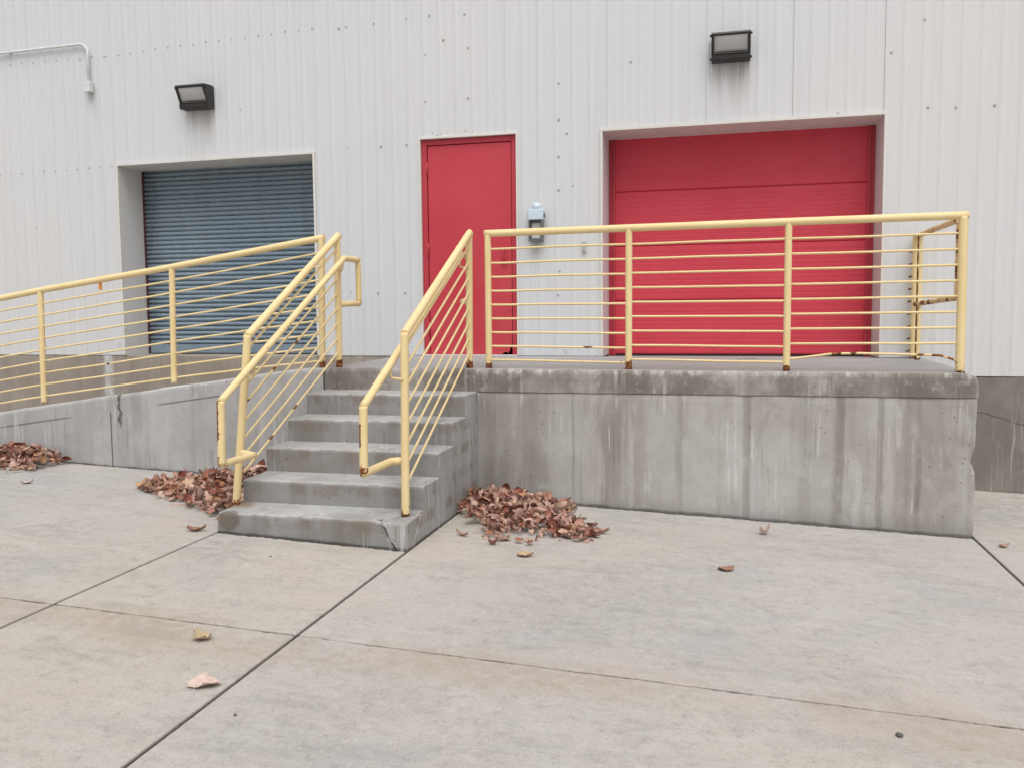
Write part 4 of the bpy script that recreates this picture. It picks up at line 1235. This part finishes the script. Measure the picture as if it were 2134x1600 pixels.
# left pile against the ramp, running out of the picture
def h_left(x, y):
    dx, dy = (x + 5.95) / 0.62, (y + 1.9) / 0.3
    return 0.125 * math.exp(-(dx * dx + dy * dy))
def s_left(rng):
    while True:
        x = rng.uniform(-6.8, -5.50); y = -1.80 - abs(rng.gauss(0, 0.22))
        if y > -2.36 + 0.3 * max(0, (x + 5.75)) and rng.random() < 1.3 - max(0, (x + 5.9)) * 2.2: return x, y
leaf_pile('heap of dry brown leaves against the low end of the ramp wall', (-6.0, -1.98), h_left, s_left, 75, 850, 7)

def single_leaf(x, y, rot, L, W, cu, fo, lo, sd, col, col2, label, stem=True, lift=0.006, tw=0.0):
    me = leaf_mesh('leaf', leaf_colour('leaf_paint', col, col2), L, W, cu, fo, lo, sd, stem=stem, nu=12, nv=8, twist=tw)
    zs = min(v.co.z for v in me.vertices)
    o = bpy.data.objects.new('leaf', me); C.objects.link(o)
    o.location = (x, y, gz(x, y) + lift - zs - 0.003)
    o.rotation_euler = (0, math.atan(0.0392), rot) if False else (0, 0, rot)
    tag(o, label, 'leaf', 'single leaves blown over the pavement')
single_leaf(0.015, -3.067, 0.25, 0.095, 0.08, 0.12, 0.12, 0.3, 1, (0.36, 0.19, 0.135), (0.28, 0.13, 0.09), 'flat reddish brown leaf with a thin stem, lying alone before the dock wall', tw=.2)
single_leaf(0.263, -2.17, 0.4, 0.075, 0.06, 0.9, 1.1, 0.3, 2, (0.58, 0.47, 0.41), (0.45, 0.32, 0.26), 'small pale curled up leaf close to the dock wall', stem=False)
single_leaf(-1.137, -3.18, 0.1, 0.10, 0.085, 0.15, 0.3, 0.1, 3, (0.50, 0.37, 0.24), (0.42, 0.29, 0.17), 'tan oval leaf lying in front of the right leaf heap', stem=False)
single_leaf(-2.194, -4.848, 2.75, 0.095, 0.08, 0.3, 0.3, 0.4, 4, (0.50, 0.41, 0.28), (0.38, 0.28, 0.17), 'yellowish curled leaf lying near the joint crossing')
single_leaf(-1.927, -5.237, 1.75, 0.095, 0.13, 0.16, 0.12, 0.3, 5, (0.62, 0.49, 0.42), (0.54, 0.40, 0.33), 'large pinkish leaf with a long stem, nearest to the camera', tw=.15)
single_leaf(-3.225, -3.338, 0.3, 0.12, 0.06, 0.3, 0.5, 0.3, 6, (0.33, 0.19, 0.13), (0.24, 0.11, 0.07), 'brown pointed leaf beside the left foot of the steps')
single_leaf(-5.204, -2.576, 0.8, 0.085, 0.06, 0.35, 0.4, 0.4, 7, (0.62, 0.54, 0.50), (0.45, 0.36, 0.31), 'pale whitish leaf on the pavement by the left leaf heap', stem=False)
single_leaf(-0.79, -2.52, 0.1, 0.13, 0.05, 0.25, 0.6, 0.3, 8, (0.42, 0.25, 0.19), (0.3, 0.14, 0.09), 'narrow brown leaf at the right tip of the right leaf heap')
single_leaf(-1.38, -3.007, 0.3, 0.06, 0.045, 0.8, 0.9, 0.1, 9, (0.27, 0.13, 0.10), (0.2, 0.09, 0.06), 'small dark brown leaf in front of the right leaf heap', stem=False)
single_leaf(-1.62, -2.88, 2.7, 0.10, 0.03, 0.4, 0.9, 0.1, 10, (0.45, 0.3, 0.24), (0.3, 0.16, 0.1), 'thin curled leaf between the steps and the right leaf heap', stem=False)
single_leaf(1.762, -1.966, 0.3, 0.07, 0.05, 0.4, 0.5, 0.2, 11, (0.46, 0.31, 0.24), (0.38, 0.22, 0.16), 'faint small leaf right of the dock corner', stem=False)

bm = bmesh.new()
g = [[bm.verts.new((0.188 + (i - 2) * 0.034, -0.22 + (j - 1) * 0.05 + 0.01 * nz((i, j, 0), .9), deck(.2, -.2) + 0.004 + 0.012 * abs(nz((i, j, 3), .7)))) for j in range(3)] for i in range(5)]
for i in range(4):
    for j in range(2): bm.faces.new((g[i][j], g[i + 1][j], g[i + 1][j + 1], g[i][j + 1]))
bmesh.ops.solidify(bm, geom=bm.faces[:], thickness=0.001)
o = obj('paper_scrap', fix(bm), MAT['paper']); tag(o, 'crumpled white paper scrap on the dock before the red overhead door', 'paper')
for x, y, s, lab in ((0.612, -4.881, 0.011, 'dark pebble on the pavement just past the cross joint, bottom right'), (-1.679, -5.424, 0.0055, 'tiny dark pebble right of the long joint, near the pinkish leaf'), (-2.52, -3.68, 0.0055, 'tiny dark pebble on the pavement in front of the steps')):
    bm = bmesh.new()
    bmesh.ops.create_icosphere(bm, subdivisions=2, radius=s)
    for v in bm.verts: v.co = Vector((v.co.x * 1.3, v.co.y, v.co.z * 0.6)) * (1 + 0.35 * nz(v.co, 60, x))
    for v in bm.verts: v.co += Vector((x, y, gz(x, y) + s * 0.45))
    o = obj('pebble', bm, MAT['stone'], None, True); tag(o, lab, 'pebble')
